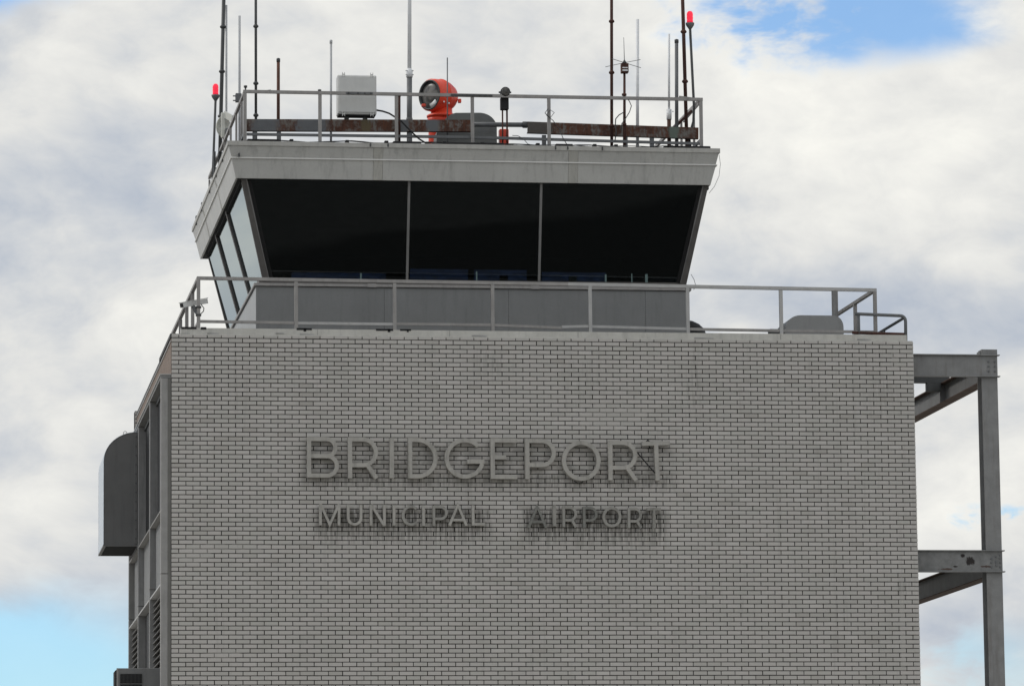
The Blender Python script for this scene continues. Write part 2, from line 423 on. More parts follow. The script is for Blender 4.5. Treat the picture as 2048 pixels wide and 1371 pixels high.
# ------------------------------------------------------------------ mesh helpers
class MB:
    def __init__(self):
        self.v, self.f, self.sm = [], [], []

    def add(self, vs, fs, smooth=False):
        o = len(self.v)
        self.v.extend(vs)
        for f in fs:
            self.f.append([i+o for i in f])
            self.sm.append(smooth)
        return self

    def box(self, x0, x1, y0, y1, z0, z1):
        vs = [(x, y, z) for z in (z0, z1) for y in (y0, y1) for x in (x0, x1)]
        return self.add(vs, [(0, 2, 3, 1), (4, 5, 7, 6), (0, 1, 5, 4), (1, 3, 7, 5), (3, 2, 6, 7), (2, 0, 4, 6)])

    def bbox(self, x0, x1, y0, y1, z0, z1, b=0.006):
        """box with small chamfers"""
        bm = bmesh.new()
        m = Matrix.Translation(((x0+x1)/2, (y0+y1)/2, (z0+z1)/2)) @ Matrix.Diagonal((abs(x1-x0), abs(y1-y0), abs(z1-z0), 1))
        bmesh.ops.create_cube(bm, size=1.0, matrix=m)
        bmesh.ops.bevel(bm, geom=bm.edges[:], offset=b, segments=1, affect='EDGES')
        bm.verts.index_update()
        self.add([tuple(v.co) for v in bm.verts], [[v.index for v in f.verts] for f in bm.faces])
        bm.free()
        return self

    def bar(self, p0, p1, w, h, up=(0, 0, 1)):
        """rectangular bar from p0 to p1; h is along up"""
        p0, p1 = Vector(p0), Vector(p1)
        d = (p1-p0).normalized()
        s = d.cross(Vector(up))
        if s.length < 1e-4:
            s = d.cross(Vector((1, 0, 0)))
        s.normalize()
        u = s.cross(d)
        vs = []
        for p in (p0, p1):
            for a, b in ((-1, -1), (1, -1), (1, 1), (-1, 1)):
                vs.append(tuple(p + s*(a*w/2) + u*(b*h/2)))
        return self.add(vs, [(3, 2, 1, 0), (4, 5, 6, 7), (0, 1, 5, 4), (1, 2, 6, 5), (2, 3, 7, 6), (3, 0, 4, 7)])

    def tube(self, p0, p1, r0, r1=None, n=12, caps=True):
        r1 = r0 if r1 is None else r1
        p0, p1 = Vector(p0), Vector(p1)
        d = (p1-p0).normalized()
        a = d.cross(Vector((0, 0, 1)) if abs(d.z) < 0.9 else Vector((1, 0, 0))).normalized()
        b = d.cross(a)
        vs = []
        for p, r in ((p0, r0), (p1, r1)):
            for i in range(n):
                t = 2*math.pi*i/n
                vs.append(tuple(p + (a*math.cos(t) + b*math.sin(t))*r))
        fs = [(i, (i+1) % n, n+(i+1) % n, n+i) for i in range(n)]
        self.add(vs, fs, True)
        if caps:
            o = len(self.v)-2*n
            self.f.append([o+i for i in range(n)][::-1]); self.sm.append(False)
            self.f.append([o+n+i for i in range(n)]); self.sm.append(False)
        return self

    def path(self, pts, r, n=8):
        """round tube swept along a polyline"""
        pts = [Vector(p) for p in pts]
        rings = []
        prev = None
        for i, p in enumerate(pts):
            d = (pts[min(i+1, len(pts)-1)] - pts[max(i-1, 0)]).normalized()
            if prev is None:
                a = d.cross(Vector((0, 0, 1)) if abs(d.z) < 0.9 else Vector((1, 0, 0))).normalized()
            else:
                a = (prev - d*prev.dot(d)).normalized()
            prev = a
            b = d.cross(a)
            rings.append([tuple(p + (a*math.cos(2*math.pi*k/n) + b*math.sin(2*math.pi*k/n))*r) for k in range(n)])
        vs = [q for ring in rings for q in ring]
        fs = []
        for i in range(len(rings)-1):
            for k in range(n):
                fs.append((i*n+k, i*n+(k+1) % n, (i+1)*n+(k+1) % n, (i+1)*n+k))
        self.add(vs, fs, True)
        o = len(self.v)-len(vs)
        self.f.append([o+k for k in range(n)][::-1]); self.sm.append(False)
        self.f.append([o+(len(rings)-1)*n+k for k in range(n)]); self.sm.append(False)
        return self

    def lathe(self, origin, axis, prof, n=24, smooth=True):
        """prof: list of (distance along axis, radius)"""
        o, d = Vector(origin), Vector(axis).normalized()
        a = d.cross(Vector((0, 0, 1)) if abs(d.z) < 0.9 else Vector((1, 0, 0))).normalized()
        b = d.cross(a)
        vs = []
        for t, r in prof:
            for i in range(n):
                q = 2*math.pi*i/n
                vs.append(tuple(o + d*t + (a*math.cos(q)+b*math.sin(q))*r))
        fs = []
        for j in range(len(prof)-1):
            for i in range(n):
                fs.append((j*n+i, j*n+(i+1) % n, (j+1)*n+(i+1) % n, (j+1)*n+i))
        self.add(vs, fs, smooth)
        o2 = len(self.v)-len(vs)
        if prof[0][1] > 1e-5:
            self.f.append([o2+i for i in range(n)][::-1]); self.sm.append(False)
        if prof[-1][1] > 1e-5:
            self.f.append([o2+(len(prof)-1)*n+i for i in range(n)]); self.sm.append(False)
        return self

    def prism(self, prof, y0, y1, smooth_sides=False, bottom=None):
        """profile in (x, z), extruded along y"""
        n = len(prof)
        vs = [(x, y0, z) for x, z in prof] + [(x, y1, z) for x, z in prof]
        self.add(vs, [tuple(range(n)), tuple(range(n, 2*n))[::-1]])
        o = len(self.v)-2*n
        for i in range(n):
            self.f.append([o+i, o+n+i, o+n+(i+1) % n, o+(i+1) % n]); self.sm.append(smooth_sides)
        return self

    def hexa(self, lo, hi):
        """eight corners: lo = four points, hi = four points above them in the same order"""
        return self.add(list(lo)+list(hi), [(3, 2, 1, 0), (4, 5, 6, 7), (0, 1, 5, 4), (1, 2, 6, 5), (2, 3, 7, 6), (3, 0, 4, 7)])


def fix(me):
    bm = bmesh.new()
    bm.from_mesh(me)
    bmesh.ops.recalc_face_normals(bm, faces=bm.faces[:])
    bm.to_mesh(me)
    bm.free()


def mesh_of(name, mb, mat, off=(0, 0, 0)):
    me = bpy.data.meshes.new(name)
    me.from_pydata([(x-off[0], y-off[1], z-off[2]) for x, y, z in mb.v], [], mb.f)
    me.polygons.foreach_set('use_smooth', mb.sm)
    me.materials.append(MATS[mat])
    me.update()
    fix(me)
    return me


ROOTLOC = {}


def thing(name, label, cat, loc, group=None):
    o = bpy.data.objects.new(name, None)
    C.objects.link(o)
    o.empty_display_size = 0.1
    o.location = loc
    o['label'] = label
    o['category'] = cat
    if group:
        o['group'] = group
    ROOTLOC[o] = Vector(loc)
    return o


def part(name, mb, mat, parent, label=None):
    off = ROOTLOC[parent]
    o = bpy.data.objects.new(name, mesh_of(name, mb, mat, off))
    C.objects.link(o)
    o.parent = parent
    ROOTLOC[o] = off
    if label:
        o['label'] = label
    return o


def single(name, mb, mat, label, cat, group=None, kind=None, loc=None):
    if loc is None:
        zs = min(v[2] for v in mb.v)
        xs = sum(v[0] for v in mb.v)/len(mb.v)
        ys = sum(v[1] for v in mb.v)/len(mb.v)
        loc = (xs, ys, zs)
    o = bpy.data.objects.new(name, mesh_of(name, mb, mat, loc))
    C.objects.link(o)
    o.location = loc
    if kind:
        o['kind'] = kind
    if label:
        o['label'] = label
    if cat:
        o['category'] = cat
    if group:
        o['group'] = group
    return o


# ------------------------------------------------------------------ ground
g = MB()
R = 6000.0
g.add([(-R, -R, 0), (R, -R, 0), (R, R, 0), (-R, R, 0)], [(0, 1, 2, 3)])
single('ground', g, 'ground_bounce_apron', 'flat airfield ground of asphalt and grass', None, kind='structure', loc=(0, 0, 0))

# ------------------------------------------------------------------ control tower
tower = thing('control_tower', 'grey brick airport control tower with slanted glass cab on its roof', 'tower', (5.43, 4.5, 0.0))
TY1 = 8.9
part('core', MB().box(0.0, WALL_W, 0.30, TY1, 0.0, 10.40), 'core_wall', tower)
front = part('front_wall', MB().box(0.004, WALL_W-0.004, 0.013, 0.30, 0.0, 10.545), 'mortar', tower, 'dark recessed mortar behind the pale brick face')

J = 0.0056


def brick_geo(w, h, depth=0.024, ch=0.0022):
    """a brick with its front face at y=0, centred on x and z, small chamfer round the face"""
    a, b = w/2, h/2
    ring0 = [(-a+ch, 0, -b+ch), (a-ch, 0, -b+ch), (a-ch, 0, b-ch), (-a+ch, 0, b-ch)]
    ring1 = [(-a, ch, -b), (a, ch, -b), (a, ch, b), (-a, ch, b)]
    ring2 = [(-a, depth, -b), (a, depth, -b), (a, depth, b), (-a, depth, b)]
    vs = ring0+ring1+ring2
    fs = [(0, 1, 2, 3)]
    for r in (0, 4):
        for i in range(4):
            j = (i+1) % 4
            fs.append((r+i, r+4+i, r+4+j, r+j))
    return vs, fs


def set_tint(me, vals):
    at = me.attributes.new('tint', 'FLOAT', 'FACE')
    at.data.foreach_set('value', vals)


bricks = []          # (x centre, z centre, width, height, row)
rows = int(Z0/COURSE)
for k in range(-1, rows):
    zt = Z0-k*COURSE-J
    zb = Z0-(k+1)*COURSE+J
    if k == -1:
        zt = 10.552
    cuts = [0.0]
    u = 1.0 if k % 2 == 0 else 0.5
    while u*BRICK_L < WALL_W-0.03:
        cuts.append(u*BRICK_L)
        u += 1.0
    cuts.append(WALL_W)
    for a, b in zip(cuts[:-1], cuts[1:]):
        xa = a+(J if a > 0 else 0)
        xb = b-(J if b < WALL_W else 0)
        bricks.append(((xa+xb)/2, (zt+zb)/2, xb-xa, zt-zb, k))


def tint_for(x, z):
    v = rnd.gauss(0.54, 0.20)
    if rnd.random() < 0.03:
        v -= 0.28
    return min(1.0, max(0.0, v))


camp = Vector((-3.896, -62.11, 1.7))
whole = [i for i, b in enumerate(bricks) if abs(b[2]-(BRICK_L-2*J)) < 1e-3 and b[4] >= 0 and 5.70 < b[1] < 10.5]
whole.sort(key=lambda i: (Vector((bricks[i][0], 0, bricks[i][1]))-camp).length)
chosen = set(whole[:300])
variants = []
for q in range(10):
    vs, fs = brick_geo(BRICK_L-2*J, COURSE-2*J)
    me = bpy.data.meshes.new('brick')
    me.from_pydata(vs, [], fs)
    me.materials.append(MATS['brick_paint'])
    set_tint(me, [min(1.0, 0.18+0.075*q)]*len(fs))
    variants.append(me)
rest = MB()
rest_t = []
for i, (x, z, w, h, k) in enumerate(bricks):
    dy = rnd.uniform(-0.0022, 0.0022)
    jx, jz = rnd.uniform(-0.0012, 0.0012), rnd.uniform(-0.0008, 0.0008)
    if i in chosen:
        o = bpy.data.objects.new('brick', variants[min(9, max(0, int((tint_for(x, z)-0.18)/0.075)))])
        C.objects.link(o)
        o.parent = front
        o.location = Vector((x+jx, dy, z+jz)) - ROOTLOC[tower]
    else:
        vs, fs = brick_geo(w, h)
        rest.add([(vx+x+jx, vy+dy, vz+z+jz) for vx, vy, vz in vs], fs)
        rest_t += [tint_for(x, z)]*len(fs)
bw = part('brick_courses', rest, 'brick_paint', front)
set_tint(bw.data, rest_t)
bw['kind'] = 'stuff'

# parapet and its sheet-metal coping
cop = MB()
cop.box(0.136, 10.79, 0.055, 0.22, 10.552, 10.662)
cop = part('parapet_coping', cop, 'coping_metal', tower)
lip = MB()
lip.box(0.002, 10.865, 0.012, 0.26, 10.553, 10.568)
part('coping_lip', lip, 'coping_metal', tower)
fl = MB()
for (x0, x1, z) in ((0.52, 0.68, 10.585), (1.85, 2.05, 10.585), (4.35, 4.56, 10.590), (7.62, 7.90, 10.590), (10.05, 10.25, 10.590), (1.50, 1.62, 10.60)):
    fl.hexa([(x0, 0.040, z-0.012), (x1, 0.044, z-0.010), (x1, 0.054, z-0.010), (x0, 0.054, z-0.012)],
            [(x0, 0.030, z+0.006), (x1, 0.046, z+0.004), (x1, 0.054, z+0.004), (x0, 0.054, z+0.006)])
part('loose_flashing', fl, 'rail_bright', tower, 'bent loose pieces of metal flashing')
seam = MB()
for x in (2.1, 4.02, 5.9, 8.9):
    seam.box(x, x+0.004, 0.052, 0.055, 10.575, 10.660)
part('coping_seam', seam, 'frame_grey', tower)
tar = MB()
for x0, x1, d in ((0.14, 0.36, 0.018), (0.42, 0.50, 0.022), (1.80, 2.02, 0.015), (1.90, 1.94, 0.035), (2.95, 3.20, 0.014), (3.12, 3.16, 0.032), (3.30, 3.46, 0.012), (3.40, 3.425, 0.030)):
    tar.bbox(x0, x1, 0.048, 0.10, 10.662-d, 10.676, 0.003)
part('tar_edge', tar, 'black_rubber', tower, 'black roofing tar curling over the coping')
part('roof_deck', MB().box(0.25, WALL_W-0.1, 0.26, TY1-0.05, 10.40, 10.60), 'roof_dark', tower)
# left side: tan parapet strip above the projecting frame
part('side_parapet', MB().box(-0.006, 0.25, 0.30, TY1, 9.98, 10.50), 'tan_stucco', tower, 'tan stucco strip on the side of the parapet')
ce = MB()
ce.box(-0.022, 0.26, 0.02, 2.66, 10.525, 10.572)
ce.box(-0.016, 0.26, 2.66, TY1, 10.50, 10.530)
part('side_coping', ce, 'dark_steel', tower)
cf = MB()
cf.box(-0.020, -0.005, 0.02, TY1, 10.455, 10.472)
part('side_flashing', cf, 'rail_bright', tower)
part('end_return', MB().box(-0.008, 0.002, 0.02, 0.30, 9.98, 10.50), 'tan_stucco', tower)
rw = part('rear_wall', MB().box(-0.04, WALL_W, TY1, TY1+0.3, 0.0, 10.56), 'mortar', tower)
hb = []
for k in range(0, 26):
    vs, fs = brick_geo(0.10, COURSE-2*J)
    b = MB().add([(x+0.012, y+TY1-0.014, z+10.525-k*COURSE) for x, y, z in vs], fs)
    o = part('brick', b, 'brick_paint', rw)
    set_tint(o.data, [rnd.random()]*len(fs))

# ---- projecting frame of piers on the left side
PY0 = (0.03, 2.76, 5.86, 8.56)
for i, y in enumerate(PY0):
    pm = MB()
    pm.bbox(-0.150, -0.052 if i == 0 else 0.0, y, y+0.16, 7.13, 9.93, 0.005)
    pm.bbox(-0.150, -0.052 if i == 0 else 0.0, y, y+0.16, 0.0, 7.122, 0.005)
    part('pier', pm, 'frame_grey' if i else 'frame_pale', tower)
st = MB()
st.box(-0.052, -0.002, 0.040, 0.19, 0.0, 9.93)
part('filler_strip', st, 'core_wall', tower)
part('cornice', MB().box(-0.152, 0.0, 0.03, 8.72, 9.931, 9.975), 'frame_grey', tower)
part('cornice_flashing', MB().box(-0.168, 0.0, 0.02, 8.73, 9.976, 9.990), 'rail_bright', tower)
for i in range(3):
    y0, y1 = PY0[i]+0.16, PY0[i+1]
    w = part('side_window', MB().box(-0.030, -0.0, y0, y1, 8.09, 9.93), 'frame_grey', tower)
    gl = MB()
    n = 2
    for q in range(n):
        a = y0+0.05+(y1-y0-0.05)*q/n
        b = y0+(y1-y0-0.05)*(q+1)/n
        gl.box(-0.036, -0.031, a, b, 8.15, 9.86)
    part('pane', gl, 'side_glass', w)
    fr = MB()
    fr.box(-0.062, -0.031, y0, y0+0.05, 8.09, 9.93)
    fr.box(-0.062, -0.031, (y0+y1)/2-0.025, (y0+y1)/2+0.025, 8.15, 9.86)
    fr.box(-0.062, -0.031, y0+0.05, y1, 9.862, 9.93)
    part('frame', fr, 'dark_steel', w)
    if i == 0:
        part('hinge_strip', MB().box(-0.075, -0.063, y0+0.01, y0+0.30, 8.40, 9.30), 'frame_pale', w)
        for q in range(7):
            zc = 9.18-q*0.118
            part('hinge', MB().bbox(-0.100, -0.0755, y0+0.02, y0+0.26, zc, zc+0.055, 0.004), 'black_rubber', w)
    sl = MB()
    sl.add([(-0.145, y0, 8.035), (-0.145, y1, 8.035), (-0.03, y1, 8.035), (-0.03, y0, 8.035),
            (-0.145, y0, 8.055), (-0.145, y1, 8.055), (-0.03, y1, 8.089), (-0.03, y0, 8.089)],
           [(3, 2, 1, 0), (4, 5, 6, 7), (0, 1, 5, 4), (1, 2, 6, 5), (2, 3, 7, 6), (3, 0, 4, 7)])
    part('sill', sl, 'frame_pale', w)
    part('spandrel_panel', MB().box(-0.060, 0.0, y0, y1, 7.0, 8.034), 'spandrel', tower)
    hd = MB()
    hd.box(-0.146, 0.0, y0, y1, 6.975, 6.999)
    part('hood_strip', hd, 'rail_bright', tower)
    if i in (0, 2):
        lv = part('louvre', MB().box(-0.020, 0.0, y0, y1, 4.4, 6.974), 'louvre_dark', tower)
        q = 0
        z = 6.93
        me = None
        while z > 4.45:
            s = MB()
            s.add([(-0.105, y0, z-0.060), (-0.105, y1, z-0.060), (-0.02, y1, z), (-0.02, y0, z),
                   (-0.105, y0, z-0.054), (-0.105, y1, z-0.054), (-0.02, y1, z+0.006), (-0.02, y0, z+0.006)],
                  [(3, 2, 1, 0), (4, 5, 6, 7), (0, 1, 5, 4), (1, 2, 6, 5), (2, 3, 7, 6), (3, 0, 4, 7)])
            if me is None:
                o = part('slat', s, 'frame_pale', lv)
                me, zref = o.data, z
            else:
                o = bpy.data.objects.new('slat', me)
                C.objects.link(o)
                o.parent = lv
                o.location = (0, 0, z-zref)
            z -= 0.092
    else:
        w2 = part('side_window', MB().box(-0.030, 0.0, y0, y1, 4.4, 6.974), 'dark_steel', tower)
        part('pane', MB().box(-0.036, -0.031, y0+0.05, y1-0.05, 4.5, 6.90), 'side_glass', w2)
        part('frame', MB().box(-0.075, -0.031, y0+0.9, y0+0.95, 4.4, 6.974), 'frame_grey', w2)
    part('lower_panel', MB().box(-0.060, 0.0, y0, y1, 0.0, 4.399), 'spandrel', tower)

# ---- cab on the roof
BX0, BX1, BY0, BY1 = 1.309, 7.763, 1.20, 7.70         # base walls
SILL = 11.50
part('cab_base', MB().box(BX0+0.02, BX1-0.02, BY0+0.02, BY1, 10.60, SILL-0.045), 'core_wall', tower)
# cladding sheets of the base
xs = [1.309, 3.20, 5.05, 7.10, 7.763]
for a, b in zip(xs[:-1], xs[1:]):
    part('base_panel', MB().box(a+0.002, b-0.002, BY0, BY0+0.018, 10.60, SILL-0.05), 'panel_grey', tower)
for a, b in ((1.218, 3.4), (3.4, 5.6), (5.6, 7.70)):
    part('base_panel', MB().box(BX0, BX0+0.018, a+0.001, b-0.001, 10.60, SILL-0.05), 'panel_pale', tower)
    part('base_panel', MB().box(BX1-0.018, BX1, a+0.001, b-0.001, 10.60, SILL-0.05), 'panel_grey', tower)
part('base_skirt', MB().box(1.29, 7.775, BY0-0.03, BY0-0.002, 10.60, 10.80), 'spandrel', tower)
sl = MB()
sl.bbox(BX0-0.03, BX1+0.03, BY0-0.035, BY0+0.20, SILL-0.044, SILL, 0.004)
sl.bbox(BX0-0.03, BX0+0.20, BY0+0.201, BY1, SILL-0.044, SILL-0.001, 0.004)
sl.bbox(BX1-0.20, BX1+0.03, BY0+0.201, BY1, SILL-0.044, SILL-0.001, 0.004)
part('cab_sill', sl, 'rail_paint', tower)
s2 = MB()
s2.box(BX0+0.05, BX1-0.05, BY0+0.05, BY0+0.10, SILL, 11.585)
s2.box(BX0+0.05, BX0+0.10, BY0+0.101, BY1, SILL, 11.585)
s2.box(BX1-0.10, BX1-0.05, BY0+0.101, BY1, SILL, 11.585)
part('sill_riser', s2, 'post_frame', tower)
for x in (2.95, 5.38):
    part('sill_splice', MB().bbox(x, x+0.13, BY0-0.042, BY0-0.02, SILL-0.05, SILL+0.006, 0.003), 'rail_paint', tower)

GZ0, GZ1 = 11.585, 13.00
GB = (1.431, 7.712, 1.255, 7.62)      # glass plane at the bottom: x0,x1,y0,y1
GT = (1.083, 8.020, 0.955, 7.93)      # and at the top


def gp(side, s, z, inset=0.0):
    """point on the leaning glass; s runs along the side in metres from its near/left bottom corner"""
    t = (z-GZ0)/(GZ1-GZ0)
    x0 = GB[0]+(GT[0]-GB[0])*t
    x1 = GB[1]+(GT[1]-GB[1])*t
    y0 = GB[2]+(GT[2]-GB[2])*t
    y1 = GB[3]+(GT[3]-GB[3])*t
    if side == 'front':
        return (x0+(x1-x0)*s, y0+inset, z)
    if side == 'left':
        return (x0+inset, y0+(y1-y0)*s, z)
    if side == 'right':
        return (x1-inset, y0+(y1-y0)*s, z)
    return (x0+(x1-x0)*s, y1-inset, z)


def frac_front(x_bot, x_top):
    return (x_bot-GB[0])/(GB[1]-GB[0]), (x_top-GT[0])/(GT[1]-GT[0])


f1 = frac_front(3.546, 3.552)
f2 = frac_front(5.515, 5.519)
fr_s = [(0.0, 0.0), f1, f2, (1.0, 1.0)]
sd_s = [(0.0, 0.0), (0.343, 0.400), (0.680, 0.713), (1.0, 1.0)]
for side, cuts in (('front', fr_s), ('left', sd_s), ('right', sd_s), ('back', [(0, 0), (0.333, 0.333), (0.667, 0.667), (1, 1)])):
    for (a0, a1), (b0, b1) in zip(cuts[:-1], cuts[1:]):
        p = MB()
        p.hexa([gp(side, a0, GZ0, 0.0), gp(side, b0, GZ0, 0.0), gp(side, b0, GZ0, 0.012), gp(side, a0, GZ0, 0.012)],
               [gp(side, a1, GZ1, 0.0), gp(side, b1, GZ1, 0.0), gp(side, b1, GZ1, 0.012), gp(side, a1, GZ1, 0.012)])
        part('cab_window', p, 'cab_glass', tower)
    for (a0, a1) in cuts[1:-1]:
        q = MB()
        q.bar(Vector(gp(side, a0, GZ0, -0.008)), Vector(gp(side, a1, GZ1, -0.008)), 0.036 if side == 'front' else 0.075, 0.030 if side == 'front' else 0.05,
              up=((0, 1, 0) if side in ('front', 'back') else (1, 0, 0)))
        part('mullion', q, 'mullion_light' if side == 'front' else 'post_frame', tower)
        q = MB()
        q.bar(Vector(gp(side, a0, GZ0, 0.055)), Vector(gp(side, a1, GZ1, 0.055)), 0.09, 0.07, up=((0, 1, 0) if side in ('front', 'back') else (1, 0, 0)))
        part('mullion_inner', q, 'dark_room', tower)
# corner posts: outer cover and dark inner jamb
for sx in ('L', 'R'):
    for sy in ('F', 'B'):
        i = 0 if sx == 'L' else 1
        j = 2 if sy == 'F' else 3
        ox, oy = (-1 if sx == 'L' else 1), (-1 if sy == 'F' else 1)
        b = Vector((GB[i], GB[j], GZ0-0.06))
        tp = Vector((GT[i], GT[j], GZ1))
        c = MB()
        w = 0.082
        lo = [b+Vector((0.012*ox, 0.012*oy, 0)), b+Vector((-w*ox, 0.012*oy, 0)), b+Vector((-w*ox, -0.05*oy, 0)), b+Vector((0.012*ox, -0.05*oy, 0))]
        hi = [tp+Vector((0.012*ox, 0.012*oy, 0)), tp+Vector((-w*ox, 0.012*oy, 0)), tp+Vector((-w*ox, -0.05*oy, 0)), tp+Vector((0.012*ox, -0.05*oy, 0))]
        c.hexa([tuple(v) for v in lo], [tuple(v) for v in hi])
        pc = part('corner_post', c, 'post_frame', tower)
        jm = MB()
        jm.bar(b+Vector((-0.108*ox, 0.004*oy, 0.06)), tp+Vector((-0.108*ox, 0.004*oy, 0)), 0.050, 0.020, up=(0, 1, 0))
        part('jamb', jm, 'dark_room', pc)
        r = MB()
        r.bar(b+Vector((-0.066*ox, 0.016*oy, 0.06)), tp+Vector((-0.066*ox, 0.016*oy, 0)), 0.012, 0.012)
        part('post_trim', r, 'mullion_light', pc)
hd = MB()
hd.box(1.06, 8.045, 0.975, 1.04, 12.955, 13.01)
hd.box(1.06, 1.125, 1.041, 7.92, 12.955, 13.01)
hd.box(7.98, 8.045, 1.041, 7.92, 12.955, 13.01)
part('window_head', hd, 'dark_room', tower)
part('cab_ceiling', MB().box(1.13, 7.975, 1.05, 7.9, 12.99, 13.04), 'dark_room', tower)
part('cab_floor', MB().box(1.42, 7.65, 1.32, 7.6, 11.30, 11.44), 'dark_room', tower)
sh = MB()
sh.hexa([gp('back', 0.01, 11.44, 0.10), gp('back', 0.99, 11.44, 0.10), gp('back', 0.99, 11.44, 0.13), gp('back', 0.01, 11.44, 0.13)],
        [gp('back', 0.01, 12.98, 0.10), gp('back', 0.99, 12.98, 0.10), gp('back', 0.99, 12.98, 0.13), gp('back', 0.01, 12.98, 0.13)])
part('window_shade', sh, 'dark_room', tower, 'black roller shade drawn behind the rear glass')
sh = MB()
sh.hexa([gp('right', 0.02, 11.44, 0.10), gp('right', 0.98, 11.44, 0.10), gp('right', 0.98, 11.44, 0.13), gp('right', 0.02, 11.44, 0.13)],
        [gp('right', 0.02, 12.98, 0.10), gp('right', 0.98, 12.98, 0.10), gp('right', 0.98, 12.98, 0.13), gp('right', 0.02, 12.98, 0.13)])
part('window_shade', sh, 'dark_room', tower, 'black roller shade drawn behind the side glass')
# ---- leaning fascia of sheet-metal panels: levels (z, overhang ring x0,x1,y0,y1)
FB = (0.990, 8.052, 0.870, 8.39)
FM0 = (0.924, 8.128, 0.815, 8.45)
FT = (0.876, 8.166, 0.762, 8.50)
ZB, ZM, ZT = 13.000, 13.288, 13.464


def ring_pt(R0, R1, za, zb, side, s, z, out=0.0):
    t = (z-za)/(zb-za)
    r = [R0[k]+(R1[k]-R0[k])*t for k in range(4)]
    if side == 'front':
        return (r[0]+(r[1]-r[0])*s, r[2]-out, z)
    if side == 'back':
        return (r[0]+(r[1]-r[0])*s, r[3]+out, z)
    if side == 'left':
        return (r[0]-out, r[2]+(r[3]-r[2])*s, z)
    return (r[1]+out, r[2]+(r[3]-r[2])*s, z)


def fascia_piece(R0, R1, za, zb, side, s0, s1, out, thick, mat, name='fascia_panel'):
    """s0, s1 are fractions of the top ring; inner seams stay plumb while the ends follow the lean"""
    i, j = (0, 1) if side in ('front', 'back') else (2, 3)

    def q(s, R):
        if s <= 0.004 or s >= 0.996:
            return s
        return (FT[i]+(FT[j]-FT[i])*s - R[i])/(R[j]-R[i])
    sa0, sa1, sb0, sb1 = q(s0, R0), q(s1, R0), q(s0, R1), q(s1, R1)
    p = MB()
    p.hexa([ring_pt(R0, R1, za, zb, side, sa0, za, out), ring_pt(R0, R1, za, zb, side, sa1, za, out), ring_pt(R0, R1, za, zb, side, sa1, za, out-thick), ring_pt(R0, R1, za, zb, side, sa0, za, out-thick)],
           [ring_pt(R0, R1, za, zb, side, sb0, zb, out), ring_pt(R0, R1, za, zb, side, sb1, zb, out), ring_pt(R0, R1, za, zb, side, sb1, zb, out-thick), ring_pt(R0, R1, za, zb, side, sb0, zb, out-thick)])
    return part(name, p, mat, tower)


ff = [0.0, 0.2925, 0.3118, 0.6905, 0.7100, 1.0]
sf = [0.003, 0.36, 0.375, 0.70, 0.715, 1.0]
for side, cuts in (('front', ff), ('left', sf), ('right', sf), ('back', [0.0, 0.5, 1.0])):
    for i, (a, b) in enumerate(zip(cuts[:-1], cuts[1:])):
        o = 0.004 if (i % 2 == 1 and side != 'back') else 0.0
        e = 0.0002
        fascia_piece(FB, FM0, ZB, ZM-0.006, side, a+e, b-e, o, 0.03, 'fascia_strip' if o else 'fascia_metal')
        fascia_piece(FM0, FT, ZM+0.013, ZT, side, a+e, b-e, o, 0.03, 'fascia_strip' if o else 'fascia_metal')
    fascia_piece(FM0, FM0, ZM-0.0055, ZM+0.0125, side, 0.0, 1.0, 0.020, 0.045, 'drip_bright', 'fascia_drip')
    fascia_piece(FT, FT, ZT+0.001, 13.531, side, -0.002, 1.002, 0.016, 0.05, 'fascia_cap', 'fascia_cap')
part('fascia_lining', MB().hexa([(1.03, 0.91, ZB+.001), (8.01, 0.91, ZB+.001), (8.01, 8.35, ZB+.001), (1.03, 8.35, ZB+.001)],
                                [(0.93, 0.81, 13.50), (8.11, 0.81, 13.50), (8.11, 8.44, 13.50), (0.93, 8.44, 13.50)]), 'roof_dark', tower)
part('cab_roof', MB().box(0.90, 8.14, 0.80, 8.46, 13.501, 13.522), 'roof_dark', tower)
nb = MB()
for x, z in ((1.02, 13.30), (2.95, 13.475), (3.21, 13.475), (5.70, 13.475), (5.88, 13.475), (6.40, 13.475)):
    nb.bbox(x, x+0.02, 0.735, 0.80, z, z+0.05, 0.003)
part('fascia_clip', nb, 'dark_steel', tower)

# interior desk seen along the bottom of the front glass
desk = thing('control_console', 'dark blue control console just behind the front cab glass', 'console', (4.6, 1.9, 11.44))
part('desk', MB().bbox(1.75, 7.40, 1.55, 2.3, 11.44, 11.57, 0.01), 'dark_room', desk)
for a, b, z in ((3.60, 5.42, 11.845), (5.62, 6.62, 11.82), (1.9, 3.3, 11.77)):
    part('blue_band', MB().bbox(a, b, 1.85, 1.95, 11.57, z, 0.006), 'console_blue', desk)  # self-lit blue panels, their glow added for visibility
sc = MB().bbox(4.50, 4.585, 1.55, 1.60, 11.57, 11.80, 0.004)
part('monitor', sc, 'dark_room', desk)
for x, w, h in ((2.88, 0.022, 0.06), (4.61, 0.018, 0.105), (6.55, 0.022, 0.085), (6.95, 0.012, 0.10), (7.16, 0.035, 0.095)):
    part('glow_sliver', MB().bbox(x, x+w, 1.50, 1.53, 11.572, 11.655+h, 0.002), 'glint_glow', desk)  # pale slivers that glow in place of glints
for x in (4.98, 6.02):
    part('paper', MB().bbox(x, x+0.12, 1.60, 1.66, 11.57, 11.72, 0.003), 'box_grey' if x > 5.5 else 'tan_stucco', desk)

# ------------------------------------------------------------------ letters on the brick
def arc(cx, cz, rx, rz, a0, a1, n=16):
    return [(cx+rx*math.cos(math.radians(a0+(a1-a0)*i/n)), cz+rz*math.sin(math.radians(a0+(a1-a0)*i/n))) for i in range(n+1)]


